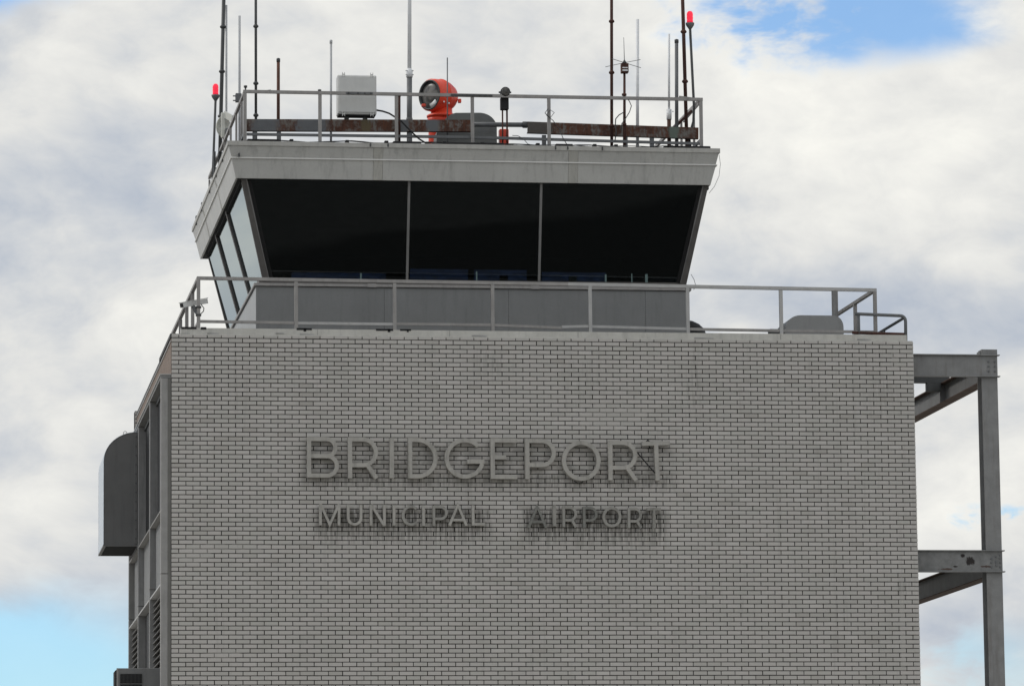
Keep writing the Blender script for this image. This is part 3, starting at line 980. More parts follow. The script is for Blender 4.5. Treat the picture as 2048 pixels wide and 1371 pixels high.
def strokes(ch, W, H, s):
    h = s/2
    l, r, b, t = h, W-h, h, H-h
    if ch == 'I':
        return [[(W/2, 0), (W/2, H)]]
    if ch == 'B':
        m = b+(t-b)*0.53
        r1, r2 = (t-m)/2, (m-b)/2
        return [[(l, 0), (l, H)], [(l, t)]+arc(r-r1*1.18, (t+m)/2, r1, r1, 90, -90)+[(l, m)], [(l, m)]+arc(r-r2, (b+m)/2, r2, r2, 90, -90)+[(l, b)]]
    if ch in 'RP':
        m = b+(t-b)*(0.30 if ch == 'R' else 0.33)
        rr = (t-m)/2
        out = [[(l, 0), (l, H)], [(l, t)]+arc(r-rr, (t+m)/2, rr, rr, 90, -90)+[(l, m)]]
        if ch == 'R':
            out.append([(W*0.60, m+h), (W-h*0.7, 0)])
        return out
    if ch == 'D':
        rr = min((t-b)/2, (r-l))
        return [[(l, 0), (l, H)], [(l, t)]+arc(r-rr, (t+b)/2, rr, (t-b)/2, 90, -90, 22)+[(l, b)]]
    if ch == 'G':
        rx, rz = (r-l)/2, (t-b)/2
        return [arc((l+r)/2, (t+b)/2, rx, rz, 42, 343, 34), [(W*0.56, H*0.42), (W-h*0.3, H*0.42)]]
    if ch == 'C':
        rx, rz = (r-l)/2*1.12, (t-b)/2
        return [arc(l+rx, (t+b)/2, rx, rz, 48, 312, 28)]
    if ch == 'O':
        return [arc(W/2, H/2, (r-l)/2, (t-b)/2, 0, 360, 40)]
    if ch == 'E':
        return [[(l, 0), (l, H)], [(l, t), (W, t)], [(l, H*0.53), (W*0.58, H*0.53)], [(l, b), (W, b)]]
    if ch == 'T':
        return [[(W*0.50, 0), (W*0.50, H)], [(0, t), (W, t)]]
    if ch == 'L':
        return [[(l, 0), (l, H)], [(l, b), (W, b)]]
    if ch == 'M':
        return [[(l, 0), (l, H)], [(r, 0), (r, H)], [(l, H), (W/2, h*0.6), (r, H)]]
    if ch == 'N':
        return [[(l, 0), (l, H)], [(r, 0), (r, H)], [(l, H), (r, 0)]]
    if ch == 'U':
        rr = (r-l)/2
        return [[(l, H)]+arc(W/2, b+rr, rr, rr, 180, 360, 16)+[(r, H)]]
    if ch == 'A':
        return [[(h*0.7, 0), (W/2, H), (W-h*0.7, 0)], [(W*0.20, H*0.28), (W*0.80, H*0.28)]]


def ribbon(mb, pts, s, y0, y1):
    """flat bar of width s along pts in the x-z plane, between y0 (front) and y1 (back)"""
    closed = math.dist(pts[0], pts[-1]) < 1e-6
    n = len(pts)
    vs = []
    for i in range(n):
        a = pts[i-1] if i > 0 else (pts[-2] if closed else None)
        c = pts[i+1] if i < n-1 else (pts[1] if closed else None)
        d1 = Vector((pts[i][0]-a[0], pts[i][1]-a[1])).normalized() if a else None
        d2 = Vector((c[0]-pts[i][0], c[1]-pts[i][1])).normalized() if c else None
        d1 = d1 or d2
        d2 = d2 or d1
        n1, n2 = Vector((-d1.y, d1.x)), Vector((-d2.y, d2.x))
        m = (n1+n2)
        m.normalize()
        k = s/2/max(0.45, m.dot(n1))
        for sg in (1, -1):
            for y in (y0, y1):
                vs.append((pts[i][0]+m.x*k*sg, y, pts[i][1]+m.y*k*sg))
    fs = []
    for i in range(n-1):
        a, b = 4*i, 4*i+4
        fs += [(a, b, b+2, a+2), (a+1, a+3, b+3, b+1), (a, a+1, b+1, b), (a+2, b+2, b+3, a+3)]
    if not closed:
        e = 4*(n-1)
        fs += [(0, 2, 3, 1), (e, e+1, e+3, e+2)]
    mb.add(vs, fs)


LET = [('B', 1.928, 2.387, 8.499, 9.080), ('R', 2.518, 2.950, 8.489, 9.079), ('I', 3.116, 3.181, 8.495, 9.073), ('D', 3.384, 3.811, 8.493, 9.077),
       ('G', 3.915, 4.501, 8.492, 9.075), ('E', 4.580, 4.965, 8.492, 9.078), ('P', 5.085, 5.532, 8.491, 9.074), ('O', 5.620, 6.185, 8.468, 9.049),
       ('R', 6.297, 6.722, 8.479, 9.053), ('T', 6.814, 7.222, 8.471, 9.041),
       ('M', 2.102, 2.405, 7.814, 8.117), ('U', 2.500, 2.721, 7.812, 8.111), ('N', 2.830, 3.058, 7.813, 8.112), ('I', 3.159, 3.197, 7.814, 8.109),
       ('C', 3.289, 3.536, 7.811, 8.107), ('I', 3.585, 3.623, 7.812, 8.108), ('P', 3.736, 3.954, 7.809, 8.102), ('A', 3.965, 4.238, 7.817, 8.110), ('L', 4.305, 4.492, 7.818, 8.111),
       ('A', 5.114, 5.394, 7.789, 8.094), ('I', 5.478, 5.525, 7.812, 8.116), ('R', 5.620, 5.831, 7.802, 8.103), ('P', 5.919, 6.131, 7.792, 8.097),
       ('O', 6.204, 6.480, 7.800, 8.095), ('R', 6.573, 6.782, 7.794, 8.085), ('T', 6.855, 7.061, 7.792, 8.086)]
LETLAB = ['large letter B at the start of the upper word on the bricks', 'large letter R right after the big B on the bricks', 'large letter I, third letter of the upper word',
          'large letter D in the upper word, before the big G', 'large round letter G in the middle of the upper word', 'large letter E of the upper word, after the big G',
          'large letter P in the upper word', 'large ring-shaped letter O in the upper word', 'large letter R beside the tilted T, near the end of the upper word',
          'large letter T with a broken arm ending the upper word',
          'small letter M that begins the lower line', 'small letter U, second letter of the lower line', 'small letter N in the lower line', 'small letter I between N and C in the lower line',
          'small curved letter C in the lower line', 'small letter I between C and P in the lower line', 'small letter P just before the first small A L pair', 'small pale letter A before the small L',
          'small letter L ending the first lower word', 'small darkened letter A that starts the second lower word', 'small letter I after the darkened A', 'small letter R before the darkened P',
          'small darkened letter P in the second lower word', 'small ring-shaped letter O in the second lower word', 'small letter R after the small ring-shaped O', 'small letter T ending the second lower word']
for i, (ch, x0, x1, z0, z1) in enumerate(LET):
    big = i < 10
    s = 0.059 if big else 0.037
    if not big and ch == 'I':
        s = (x1-x0)
    mb = MB()
    for k, st in enumerate(strokes(ch, x1-x0, z1-z0, s)):
        ribbon(mb, st, s, -(0.125 if big else 0.105)+0.0016*k, -0.030+0.0016*k)
    # stand-off pins into the wall
    W, H = x1-x0, z1-z0
    pins = {'I': ((W/2, .15*H), (W/2, .85*H)), 'O': ((s/2, H/2), (W-s/2, H/2)), 'G': ((s/2, H/2), (W*.8, H*.42)), 'C': ((s/2, H/2), (W*.35, H-s/2)), 'T': ((W/2, .15*H), (W*.2, H-s/2)),
            'A': ((W*.30, .28*H), (W*.70, .28*H)), 'U': ((s/2, .8*H), (W-s/2, .8*H))}.get(ch, ((s/2, .12*H), (s/2, .88*H)))
    for px, pz in pins:
        mb.tube((px, -0.04, pz), (px, 0.008, pz), 0.008, n=6)
    tilt = {9: -0.035, 18: -0.01}.get(i, rnd.uniform(-0.006, 0.006))
    mat = 'letter_worn' if i in (19, 22) else ('letter_dull' if i > 19 or i in (14, 16) else 'letter_paint')
    c, sn = math.cos(tilt), math.sin(tilt)
    mb.v = [(x*c+z*sn+x0, y, -x*sn+z*c+z0) for x, y, z in mb.v]
    single('sign_letter', mb, mat, LETLAB[i], 'letter', 'raised letters on the brick wall')
w = MB().path([(6.717, -0.085, 8.897), (6.80, -0.09, 8.80), (6.92, -0.09, 8.66), (7.027, -0.085, 8.545)], 0.010, 6)
single('loose_wire', w, 'black_rubber', 'black wire slanting across the bricks between big R and T', 'wire')
w = MB().path([(6.86, -0.03, 9.03), (6.885, -0.07, 9.07), (6.92, -0.05, 9.05), (6.91, -0.03, 8.99), (6.93, -0.03, 8.95)], 0.010, 6)
single('wire_stub', w, 'black_rubber', 'short curled black wire at the broken arm of the big T', 'wire')
w = MB().path([(5.80, -0.06, 8.47), (5.86, -0.07, 8.44), (5.92, -0.07, 8.45), (5.93, -0.05, 8.475)], 0.008, 6)
single('wire_loop', w, 'black_rubber', 'small black wire loop hanging under the big O', 'wire')

# ------------------------------------------------------------------ walkway railing on the main roof
wr = thing('walkway_railing', 'low grey steel railing round the main roof walkway', 'railing', (5.4, 0.3, 10.60))
PX = [(0.404, 11.423), (1.816, 11.411), (3.250, 11.405), (4.686, 11.400), (6.124, 11.394), (7.572, 11.389), (8.966, 11.368), (10.380, 11.361)]
RY = 0.30
for i, (x, z) in enumerate(PX):
    part('post', MB().bar((x-0.004*0, RY, 10.60), (x, RY, z-0.024), 0.050, 0.050, up=(0, 1, 0)), 'rail_bright' if i in (4, 5, 6) else 'rail_paint', wr)
    part('foot', MB().bbox(x-0.06, x+0.06, RY-0.05, RY+0.06, 10.60, 10.625, 0.004), 'dark_steel', wr)
part('top_rail', MB().bar((0.38, RY, 11.423), (5.80, RY, 11.396), 0.050, 0.046), 'rail_paint', wr)
part('top_rail', MB().bar((5.801, RY, 11.3965), (10.405, RY, 11.361), 0.052, 0.048), 'rail_bright', wr, 'newer paler length of top rail')
for a, b, mat in (((0.43, 10.793), (1.79, 10.785), 'rail_paint'), ((1.842, 10.782), (3.225, 10.780), 'rail_bright'), ((3.276, 10.785), (4.66, 10.783), 'rail_paint'),
                  ((4.712, 10.781), (5.70, 10.752), 'rail_paint'), ((5.705, 10.765), (6.099, 10.778), 'rail_bright'), ((6.15, 10.775), (7.547, 10.754), 'rail_bright'),
                  ((7.598, 10.752), (8.94, 10.742), 'rail_paint'), ((8.992, 10.741), (10.355, 10.737), 'rail_paint')):
    part('lower_rail', MB().bar((a[0], RY, a[1]), (b[0], RY, b[1]), 0.030, 0.040), mat, wr)
YE = 8.4
part('top_rail', MB().bar((0.404, RY+0.026, 11.420), (0.404, YE, 11.46), 0.05, 0.046), 'rail_paint', wr)
part('lower_rail', MB().bar((0.404, RY+0.026, 10.79), (0.404, YE, 10.82), 0.03, 0.04), 'rail_paint', wr)
for y in (1.55, 2.85, 4.3, 5.8, 7.3):
    part('post', MB().bar((0.404, y, 10.60), (0.404, y, 11.40), 0.05, 0.05, up=(0, 1, 0)), 'rail_paint', wr)
part('top_rail', MB().bar((10.382, RY+0.026, 11.361), (10.384, 3.10, 11.385), 0.05, 0.046), 'rail_paint', wr)
part('lower_rail', MB().bar((10.382, RY+0.026, 10.737), (10.384, 3.10, 10.77), 0.03, 0.04), 'rail_paint', wr)
for y in (1.65, 3.05):
    part('post', MB().bar((10.382, y, 10.60), (10.382, y, 11.35), 0.05, 0.05, up=(0, 1, 0)), 'rail_paint', wr)

# pipe guard at the right-hand edge of the roof
pg = thing('pipe_guard', 'dark bent pipe guard rail at the roof corner above the steel frame', 'railing', (10.4, 0.16, 10.568))


def bend(p0, c, p1, r, n=6):
    """rounded corner at c"""
    p0, c, p1 = Vector(p0), Vector(c), Vector(p1)
    a = c+(p0-c).normalized()*r
    b = c+(p1-c).normalized()*r
    out = []
    for i in range(n+1):
        t = i/n
        out.append(tuple(a*(1-t)**2 + c*2*t*(1-t) + b*t*t))
    return out


top = [(10.05, 0.165, 10.985)] + bend((10.05, 0.165, 10.985), (10.805, 0.165, 10.962), (10.80, 0.165, 10.57), 0.09) + [(10.80, 0.165, 10.57)]
part('front_pipe', MB().path(top, 0.024, 10), 'mid_steel', pg)
part('front_pipe', MB().path([(10.0, 0.165, 10.705), (10.775, 0.165, 10.690)], 0.022, 10), 'rust_mast', pg, 'rusty lower pipe')
part('post', MB().path([(10.10, 0.165, 10.57), (10.10, 0.165, 10.96)], 0.020, 10), 'mid_steel', pg)
part('side_pipe', MB().path([(10.785, 0.18, 10.935), (10.785, 3.2, 10.96)], 0.022, 10), 'mid_steel', pg)
for y in (1.5, 2.9):
    part('post', MB().path([(10.785, y, 10.40), (10.785, y, 10.935)], 0.020, 10), 'mid_steel', pg)

# security camera on the left corner post
cc = thing('security_camera', 'pale box security camera tilted on the railing corner post', 'camera', (0.40, 0.25, 10.86))
cdir = Vector((-0.80, -0.55, -0.22)).normalized()
cmid = Vector((0.315, 0.40, 11.065))
part('housing', MB().bar(cmid-cdir*0.27, cmid+cdir*0.19, 0.080, 0.070), 'box_grey', cc)
part('sunshield', MB().bar(cmid-cdir*0.27+Vector((0, 0, 0.044)), cmid+cdir*0.21+Vector((0, 0, 0.041)), 0.092, 0.010), 'box_grey', cc)
part('lens_window', MB().bar(cmid+cdir*0.19, cmid+cdir*0.20, 0.060, 0.050), 'black_rubber', cc)
part('bracket', MB().bar((0.40, 0.345, 10.90), (0.33, 0.39, 11.03), 0.05, 0.045), 'mid_steel', cc)
for zc in (10.87, 10.985):
    part('clamp', MB().bbox(0.365, 0.443, 0.262, 0.340, zc, zc+0.028, 0.003), 'dark_steel', cc)
part('cable', MB().path([(0.45, 0.42, 11.06), (0.49, 0.40, 11.0), (0.48, 0.36, 10.95), (0.43, 0.34, 10.90)], 0.007, 6), 'black_rubber', cc)

# roof hatch covers, vent dome and the upright plate
hp = thing('roof_hatch_cover', 'pale rounded metal hatch cover behind the right end of railing', 'hatch', (9.72, 1.8, 10.60))
prof = [(9.262, 10.65), (9.262, 10.93)]
for i in range(9):
    a = math.pi-(math.pi/2)*i/8
    prof.append((9.51+0.235*math.cos(a), 10.94+0.215*math.sin(a)))
for i in range(9):
    a = math.pi/2-(math.pi/2)*i/8
    prof.append((10.02+0.145*math.cos(a), 10.985+0.17*math.sin(a)))
prof += [(10.165, 10.65)]
part('cover', MB().prism(prof, 1.50, 2.25, False), 'hatch_pale', hp)
part('curb', MB().bbox(9.23, 10.20, 1.46, 2.29, 10.60, 10.86, 0.006), 'frame_grey', hp)
hk = MB().bbox(9.03, 9.25, 1.47, 1.62, 10.60, 10.94, 0.006)
part('hinge_box', hk, 'dark_steel', hp)
vd = thing('vent_dome', 'black rubber vent dome half hidden behind the cab wall', 'vent', (7.98, 2.2, 10.60))
part('dome', MB().lathe((7.90, 2.2, 10.60), (0, 0, 1), [(0, 0.33), (0.30, 0.31), (0.42, 0.27), (0.50, 0.19), (0.545, 0.10), (0.555, 0.0)], 20), 'black_rubber', vd)
single('upright_plate', MB().bbox(10.205, 10.30, 2.46, 2.49, 10.60, 11.68, 0.004), 'steel_paint', 'grey upright steel plate behind the right end of the railing', 'plate')

# ------------------------------------------------------------------ steel frame at the right
sf_ = thing('steel_frame', 'grey steel frame of column and beams on the right of the tower', 'steel frame', (12.08, 0.4, 0.0))
CY = 0.30
col = MB()
col.box(11.965, 12.205, CY, CY+0.016, 0.0, 10.40)           # front flange
col.box(12.077, 12.093, CY+0.0165, CY+0.244, 0.0, 10.395)   # web
col.box(11.965, 12.205, CY+0.2445, CY+0.26, 0.0, 10.40)
colp = part('column', col, 'steel_paint', sf_)
part('column_cap', MB().box(11.975, 12.210, CY-0.004, CY+0.22, 10.416, 10.495).box(12.24-0.29, 12.24-0.267, CY+0.03, CY+0.2, 10.416, 10.47), 'frame_grey', sf_)


def ibeam(mb, x0, x1, y, zb, zt, fl=0.09, tf=0.014, ey=0.0):
    mb.box(x0, x1, y-0.006, y+0.006, zb+tf+.0003, zt-tf-.0003)
    mb.box(x0, x1+ey, y-fl, y+fl, zt-tf, zt)
    mb.box(x0, x1+ey, y-fl, y+fl, zb, zb+tf)
    return mb


beamA = part('beam', ibeam(MB(), WALL_W+0.002, 12.205, CY-0.012, 10.082, 10.412, 0.05, 0.014, 0.03), 'steel_paint', sf_)
beamB = part('beam', ibeam(MB(), WALL_W+0.002, 12.205, CY-0.012, 7.196, 7.518, 0.05, 0.014, 0.03), 'steel_rusted', sf_, 'lower beam with black rust holes')
for bb, zc, pts in ((beamA, 10.24, [(dx, dz) for dx in (12.07, 12.165) for dz in (-0.07, 0.0, 0.07)]),
                    (beamB, 7.35, [(12.04, -0.075), (12.04, -0.01), (12.04, 0.045), (12.11, -0.05), (12.11, 0.0), (12.11, 0.075), (12.17, -0.075), (12.17, -0.01), (12.17, 0.05), (12.17, 0.1)])):
    for px, dz in pts:
        part('bolt', MB().tube((px, CY-0.036, zc+dz), (px, CY-0.017, zc+dz), 0.016, n=6), 'mid_steel', bb)


def ybeam(x, zb, zt, y0, y1, fl=0.09, tf=0.014):
    mb = MB()
    mb.box(x-0.006, x+0.006, y0, y1, zb+tf+.0003, zt-tf-.0003)
    return mb, MB().box(x-fl, x+fl, y0, y1, zt-tf, zt).box(x-fl, x+fl, y0, y1, zb, zb+tf)


for zb, zt in ((10.02, 10.33), (7.13, 7.45)):
    wbm, flm = ybeam(12.06, zb, zt, CY+0.262, 8.6)
    wp = part('side_beam', wbm, 'steel_paint', sf_)
    part('flange', flm, 'steel_underside', wp)
    if zt > 9:
        part('stiffener', MB().box(11.975, 12.053, 2.95, 2.965, zb+0.015, zt-0.015), 'steel_paint', wp)
part('cross_beam', ibeam(MB(), WALL_W+0.002, 12.12, 2.9, 10.332, 10.58, 0.06), 'dark_steel', sf_)
part('spacer', MB().bbox(11.75, 11.968, 2.84, 2.96, 10.20, 10.331, 0.004), 'dark_steel', sf_)
rc = MB()
rc.box(11.965, 12.205, 8.6, 8.616, 0, 10.33).box(12.077, 12.093, 8.6165, 8.844, 0, 10.33).box(11.965, 12.205, 8.8445, 8.86, 0, 10.33)
part('column', rc, 'steel_paint', sf_)

# ------------------------------------------------------------------ left side: air hood and window unit
hood = thing('air_intake_hood', 'big dark sheet-metal air hood with rounded top on left side', 'air hood', (-0.4, 6.9, 8.11))
prof = [(-0.145, 8.11), (-0.145, 9.88)]
for i in range(15):
    a = math.pi/2+(math.pi/2)*i/14
    prof.append((-0.155+0.525*math.cos(a), 9.42+0.46*math.sin(a)))
prof += [(-0.680, 8.11)]
n = len(prof)
for ya in (6.10, 7.78):
    part('end_panel', MB().prism(prof, ya, ya+0.02), 'hood_metal', hood)
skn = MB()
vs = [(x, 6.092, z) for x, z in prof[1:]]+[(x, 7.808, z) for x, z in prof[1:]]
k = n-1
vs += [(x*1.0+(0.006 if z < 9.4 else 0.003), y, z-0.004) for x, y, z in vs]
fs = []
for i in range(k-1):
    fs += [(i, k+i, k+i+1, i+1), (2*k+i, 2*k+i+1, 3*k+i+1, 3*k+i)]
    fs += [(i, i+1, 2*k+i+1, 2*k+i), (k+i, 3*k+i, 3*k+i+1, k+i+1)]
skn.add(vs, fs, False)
part('curved_skin', skn, 'hood_skylit', hood)
part('bottom_frame', MB().box(-0.682, -0.640, 6.09, 7.81, 8.085, 8.109).box(-0.639, -0.15, 6.09, 6.13, 8.085, 8.109).box(-0.639, -0.15, 7.77, 7.81, 8.085, 8.109), 'hood_metal', hood)
part('dark_opening', MB().box(-0.639, -0.15, 6.131, 7.769, 8.095, 8.108), 'louvre_dark', hood)  # near-black sheet painting the shade inside the open bottom
part('edge_flange', MB().bbox(-0.20, -0.152, 6.078, 6.098, 8.12, 9.85, 0.003), 'hood_metal', hood)
for q in range(12):
    part('rivet', MB().tube((-0.176, 6.070, 8.2+q*0.145), (-0.176, 6.0785, 8.2+q*0.145), 0.010, n=6), 'dark_steel', hood)
ring = [(-0.33+0.028*math.cos(a), 6.4, 9.895+0.028*math.sin(a)) for a in [2*math.pi*i/14 for i in range(15)]]
part('lifting_eye', MB().path(ring, 0.005, 6), 'mid_steel', hood)

ac = thing('window_air_conditioner', 'grey window air conditioner jutting from the left side', 'air conditioner', (-0.4, 1.3, 5.25))
part('cabinet', MB().bbox(-0.720, -0.062, 1.00, 1.62, 5.25, 5.849, 0.008), 'unit_paint', ac)
for zt, zb in ((5.765, 5.635), (5.615, 5.485), (5.465, 5.335)):
    gr = part('grille', MB().box(-0.675, -0.362, 0.985, 0.9995, zb, zt), 'louvre_dark', ac)
    for q in range(16):
        x = -0.670+q*0.0195
        part('fin', MB().box(x, x+0.006, 0.981, 0.9845, zb+0.004, zt-0.004), 'dark_steel', gr)
part('outer_face', MB().box(-0.742, -0.721, 1.02, 1.60, 5.27, 5.82), 'louvre_dark', ac)
part('edge_trim', MB().box(-0.726, -0.700, 0.992, 1.0, 5.25, 5.849), 'frame_pale', ac)

# ------------------------------------------------------------------ cab roof railing
rr = thing('cab_roof_railing', 'grey flat-bar railing round the edge of the cab roof', 'railing', (4.5, 0.95, 13.522))
QY = 0.95
for i, (x, zt) in enumerate(((1.132, 14.285), (2.238, 14.282), (3.371, 14.28), (4.502, 14.278), (5.647, 14.283), (7.940, 14.285))):
    part('post', MB().bar((x-0.002, QY, 13.55), (x, QY, zt), 0.050, 0.030, up=(0, 1, 0)), 'rail_paint', rr)
    part('foot', MB().bbox(x-0.16, x+0.16, QY-0.06, QY+0.06, 13.522, 13.560, 0.006), 'black_rubber', rr)
part('top_rail', MB().bar((1.105, QY, 14.306), (7.968, QY, 14.306), 0.040, 0.046), 'rail_paint', rr)
part('lower_rail', MB().bar((1.16, QY+0.02, 13.672), (4.50, QY+0.02, 13.682), 0.030, 0.040), 'mid_steel', rr)
part('lower_rail', MB().bar((4.501, QY+0.02, 13.682), (7.92, QY+0.02, 13.640), 0.030, 0.040), 'mid_steel', rr)
for X, y1 in ((1.132, 8.30), (7.940, 8.30)):
    part('top_rail', MB().bar((X, QY+0.021, 14.306), (X, y1, 14.33), 0.040, 0.046), 'rail_paint', rr)
    part('lower_rail', MB().bar((X, QY+0.04, 13.70), (X, y1, 13.72), 0.030, 0.040), 'mid_steel', rr)
    for y in (1.55, 2.6, 3.7, 4.9, 6.1, 7.3, 8.27):
        part('post', MB().bar((X, y, 13.522), (X, y, 14.29), 0.050, 0.030, up=(1, 0, 0)), 'rail_paint', rr)
part('corner_plate', MB().bar((1.160, 1.25, 13.70), (1.160, 1.25, 14.25), 0.09, 0.02, up=(1, 0, 0)), 'mid_steel', rr)
part('splice', MB().bbox(2.62, 3.02, QY-0.030, QY-0.0205, 14.290, 14.322, 0.003), 'mid_steel', rr)
part('splice', MB().bbox(4.18, 4.80, QY-0.030, QY-0.0205, 14.288, 14.318, 0.003), 'dark_steel', rr)
for x in (2.66, 2.80, 2.90, 2.99, 4.62, 4.70, 4.77):
    part('bolt', MB().tube((x, QY-0.045, 14.305), (x, QY-0.03, 14.305), 0.013, n=6), 'dark_steel', rr)
for (x, zt) in ((1.142, 14.40), (2.236, 14.36)):
    part('stud', MB().tube((x, QY+0.03, 14.2), (x, QY+0.03, zt-0.03), 0.012, n=8).tube((x, QY+0.03, zt-0.03), (x, QY+0.03, zt), 0.026, n=8), 'dark_steel', rr)
part('flag_plate', MB().add([(1.34, 0.99, 14.328), (1.52, 1.02, 14.355), (1.52, 1.02, 14.325), (1.34, 0.99, 14.322), (1.34, 1.05, 14.328), (1.52, 1.06, 14.355), (1.52, 1.06, 14.325), (1.34, 1.05, 14.322)],
                            [(0, 1, 2, 3), (7, 6, 5, 4), (0, 4, 5, 1), (1, 5, 6, 2), (2, 6, 7, 3), (3, 7, 4, 0)]), 'mid_steel', rr)
part('flag_plate', MB().bar((7.62, 1.0, 14.352), (7.90, 0.99, 14.318), 0.06, 0.02), 'rail_paint', rr)
part('brace', MB().bar((7.93, 1.05, 14.27), (7.93, 2.35, 14.25), 0.02, 0.05), 'rail_paint', rr)

# ---- rusty support beams behind the railing
BYc = 1.25


def channel(name, label, pts, h, mat):
    o = thing(name, label, 'beam', ((pts[0][0]+pts[1][0])/2, BYc, 13.522), 'support beams on the cab roof')
    (xa, za), (xb, zb) = pts
    part('web', MB().bar((xa, BYc, za), (xb, BYc, zb), 0.014, h), mat, o)
    for s in (1, -1):
        part('flange', MB().bar((xa, BYc+0.040, za+s*(h/2-0.006)), (xb, BYc+0.040, zb+s*(h/2-0.006)), 0.064, 0.012), mat, o)
    return o


bA = channel('support_beam', 'long rusty channel beam on the cab roof left of the beacon', ((1.17, 13.864), (4.518, 13.909)), 0.176, 'rust_beam')
bB = channel('support_beam', 'rusty channel beam under the antennas at the right of the cab roof', ((5.366, 13.900), (7.953, 13.852)), 0.170, 'rust_beam')
for o, xs_ in ((bA, (1.30, 1.66, 3.61)), (bB, (5.62, 6.85, 7.25))):
    for x in xs_:
        part('stub_post', MB().box(x-0.03, x+0.03, BYc+0.012, BYc+0.07, 13.56, 13.79), 'mid_steel', o)
        part('foot', MB().bbox(x-0.15, x+0.15, BYc-0.06, BYc+0.10, 13.522, 13.575, 0.006), 'black_rubber', o)
part('joining_pipe', MB().tube((4.519, BYc+0.03, 13.934), (5.368, BYc+0.03, 13.942), 0.036, n=12), 'mid_steel', bA)
part('joining_collar', MB().tube((5.30, BYc+0.03, 13.942), (5.365, BYc+0.03, 13.942), 0.050, n=12), 'dark_steel', bA)


# ------------------------------------------------------------------ antennas and masts
def mast(name, label, cat, p0, p1, r, mat, rings=(), cap=None, ring_mat='dark_steel', base_plate=False, group=None):
    o = thing(name, label, cat, p0, group)
    part('pole', MB().tube(p0, p1, r, n=14), mat, o)
    d = (Vector(p1)-Vector(p0))
    for zr in rings:
        t = (zr-p0[2])/(p1[2]-p0[2])
        c = Vector(p0)+d*t
        part('coupling', MB().lathe(c-Vector((0, 0, 0.028)), (0, 0, 1), [(0, r+0.004), (0.008, r+0.016), (0.024, r+0.022), (0.036, r+0.016), (0.05, r+0.004)], 12), ring_mat, o)
    if cap:
        part('cap', MB().lathe(Vector(p1)-Vector((0, 0, 0.05)), (0, 0, 1), [(0, r+0.004), (0.05, r+0.005), (0.06, r*0.5)], 14), cap, o)
    if base_plate:
        part('base_plate', MB().bbox(p0[0]-0.18, p0[0]+0.18, p0[1]-0.05, p0[1]+0.05, 13.522, 13.56, 0.006), 'black_rubber', o)
    return o


AG = 'antennas and masts on the cab roof'
mast('dark_mast', 'tall dark mast with flanged clamps near the front left corner', 'mast', (1.322, 1.32, 13.522), (1.326, 1.32, 17.2), 0.020, 'dark_steel', (15.37, 14.51, 14.03), ring_mat='dark_steel', group=AG)
mast('rusty_stub_pipe', 'short rusty pipe with dark cap beside the tall dark mast', 'pipe', (1.654, 1.33, 13.56), (1.658, 1.33, 14.885), 0.024, 'rust_post', cap='dark_steel', group=AG)
mast('thin_whip_antenna', 'thin plain grey whip antenna left of the equipment box', 'antenna', (2.482, 1.8, 13.522), (2.490, 1.8, 15.277), 0.017, 'grey_fibre', (), cap='grey_fibre', group=AG)
o = thing('tall_white_antenna', 'tallest white antenna with white collar on grey pipe near beacon', 'antenna', (3.609, 1.36, 13.522), AG)
part('pipe', MB().tube((3.608, 1.36, 13.522), (3.616, 1.36, 14.66), 0.040, n=16), 'mid_steel', o)
part('radome', MB().tube((3.616, 1.36, 14.70), (3.640, 1.36, 17.4), 0.030, 0.026, n=16), 'white_fibre', o)
part('collar', MB().lathe((3.616, 1.36, 14.645), (0, 0, 1), [(0, 0.042), (0.0, 0.048), (0.07, 0.050), (0.11, 0.044), (0.13, 0.032)], 16), 'white_fibre', o)
part('clamp_bolt', MB().tube((3.555, 1.33, 14.74), (3.675, 1.33, 14.74), 0.008, n=6).tube((3.555, 1.33, 14.68), (3.675, 1.33, 14.68), 0.008, n=6), 'grey_fibre', o)
part('pipe_joint', MB().tube((3.610, 1.36, 13.985), (3.611, 1.36, 14.03), 0.048, n=16), 'mid_steel', o)
mast('rusty_pipe_stub', 'thin rusty pipe standing between the box and the white antenna', 'pipe', (3.44, 1.2, 13.56), (3.445, 1.2, 14.37), 0.018, 'rust_mast', cap='rust_mast', group=AG)
mast('beacon_whip', 'thin dark whip antenna in front of the red beacon', 'antenna', (4.178, 1.37, 13.56), (4.188, 1.37, 14.957), 0.009, 'mid_steel', group=AG)
mast('brown_mast', 'tall brown mast with couplings left of the star-shaped antenna', 'mast', (6.620, 1.17, 13.522), (6.665, 1.17, 17.2), 0.023, 'rust_mast', (15.52, 14.74, 13.93), ring_mat='rust_mast', group=AG)
mast('white_pole_antenna', 'plain white pole antenna right of the star-shaped antenna', 'antenna', (7.082, 1.6, 13.522), (7.112, 1.6, 15.648), 0.024, 'white_fibre', group=AG)
mast('grey_pole', 'thick grey pole with dark cap near the right corner', 'antenna', (7.634, 1.34, 13.56), (7.658, 1.34, 15.290), 0.027, 'mid_steel', cap='dark_steel', group=AG)
o = mast('rust_brown_mast', 'tall rust-brown leaning mast next to the right red lamp', 'mast', (7.793, 1.34, 13.56), (7.742, 1.34, 17.2), 0.027, 'rust_mast', (15.42, 14.66), ring_mat='rust_mast', group=AG)
part('stay', MB().tube((7.55, 1.36, 13.90), (7.90, 1.5, 14.24), 0.022, n=8), 'rust_mast', o)
o = thing('collared_whip_antenna', 'white whip antenna with white collar left of the grey pole', 'antenna', (7.533, 1.4, 13.522), AG)
part('whip', MB().tube((7.538, 1.4, 14.22), (7.555, 1.4, 15.391), 0.017, n=12), 'white_fibre', o)
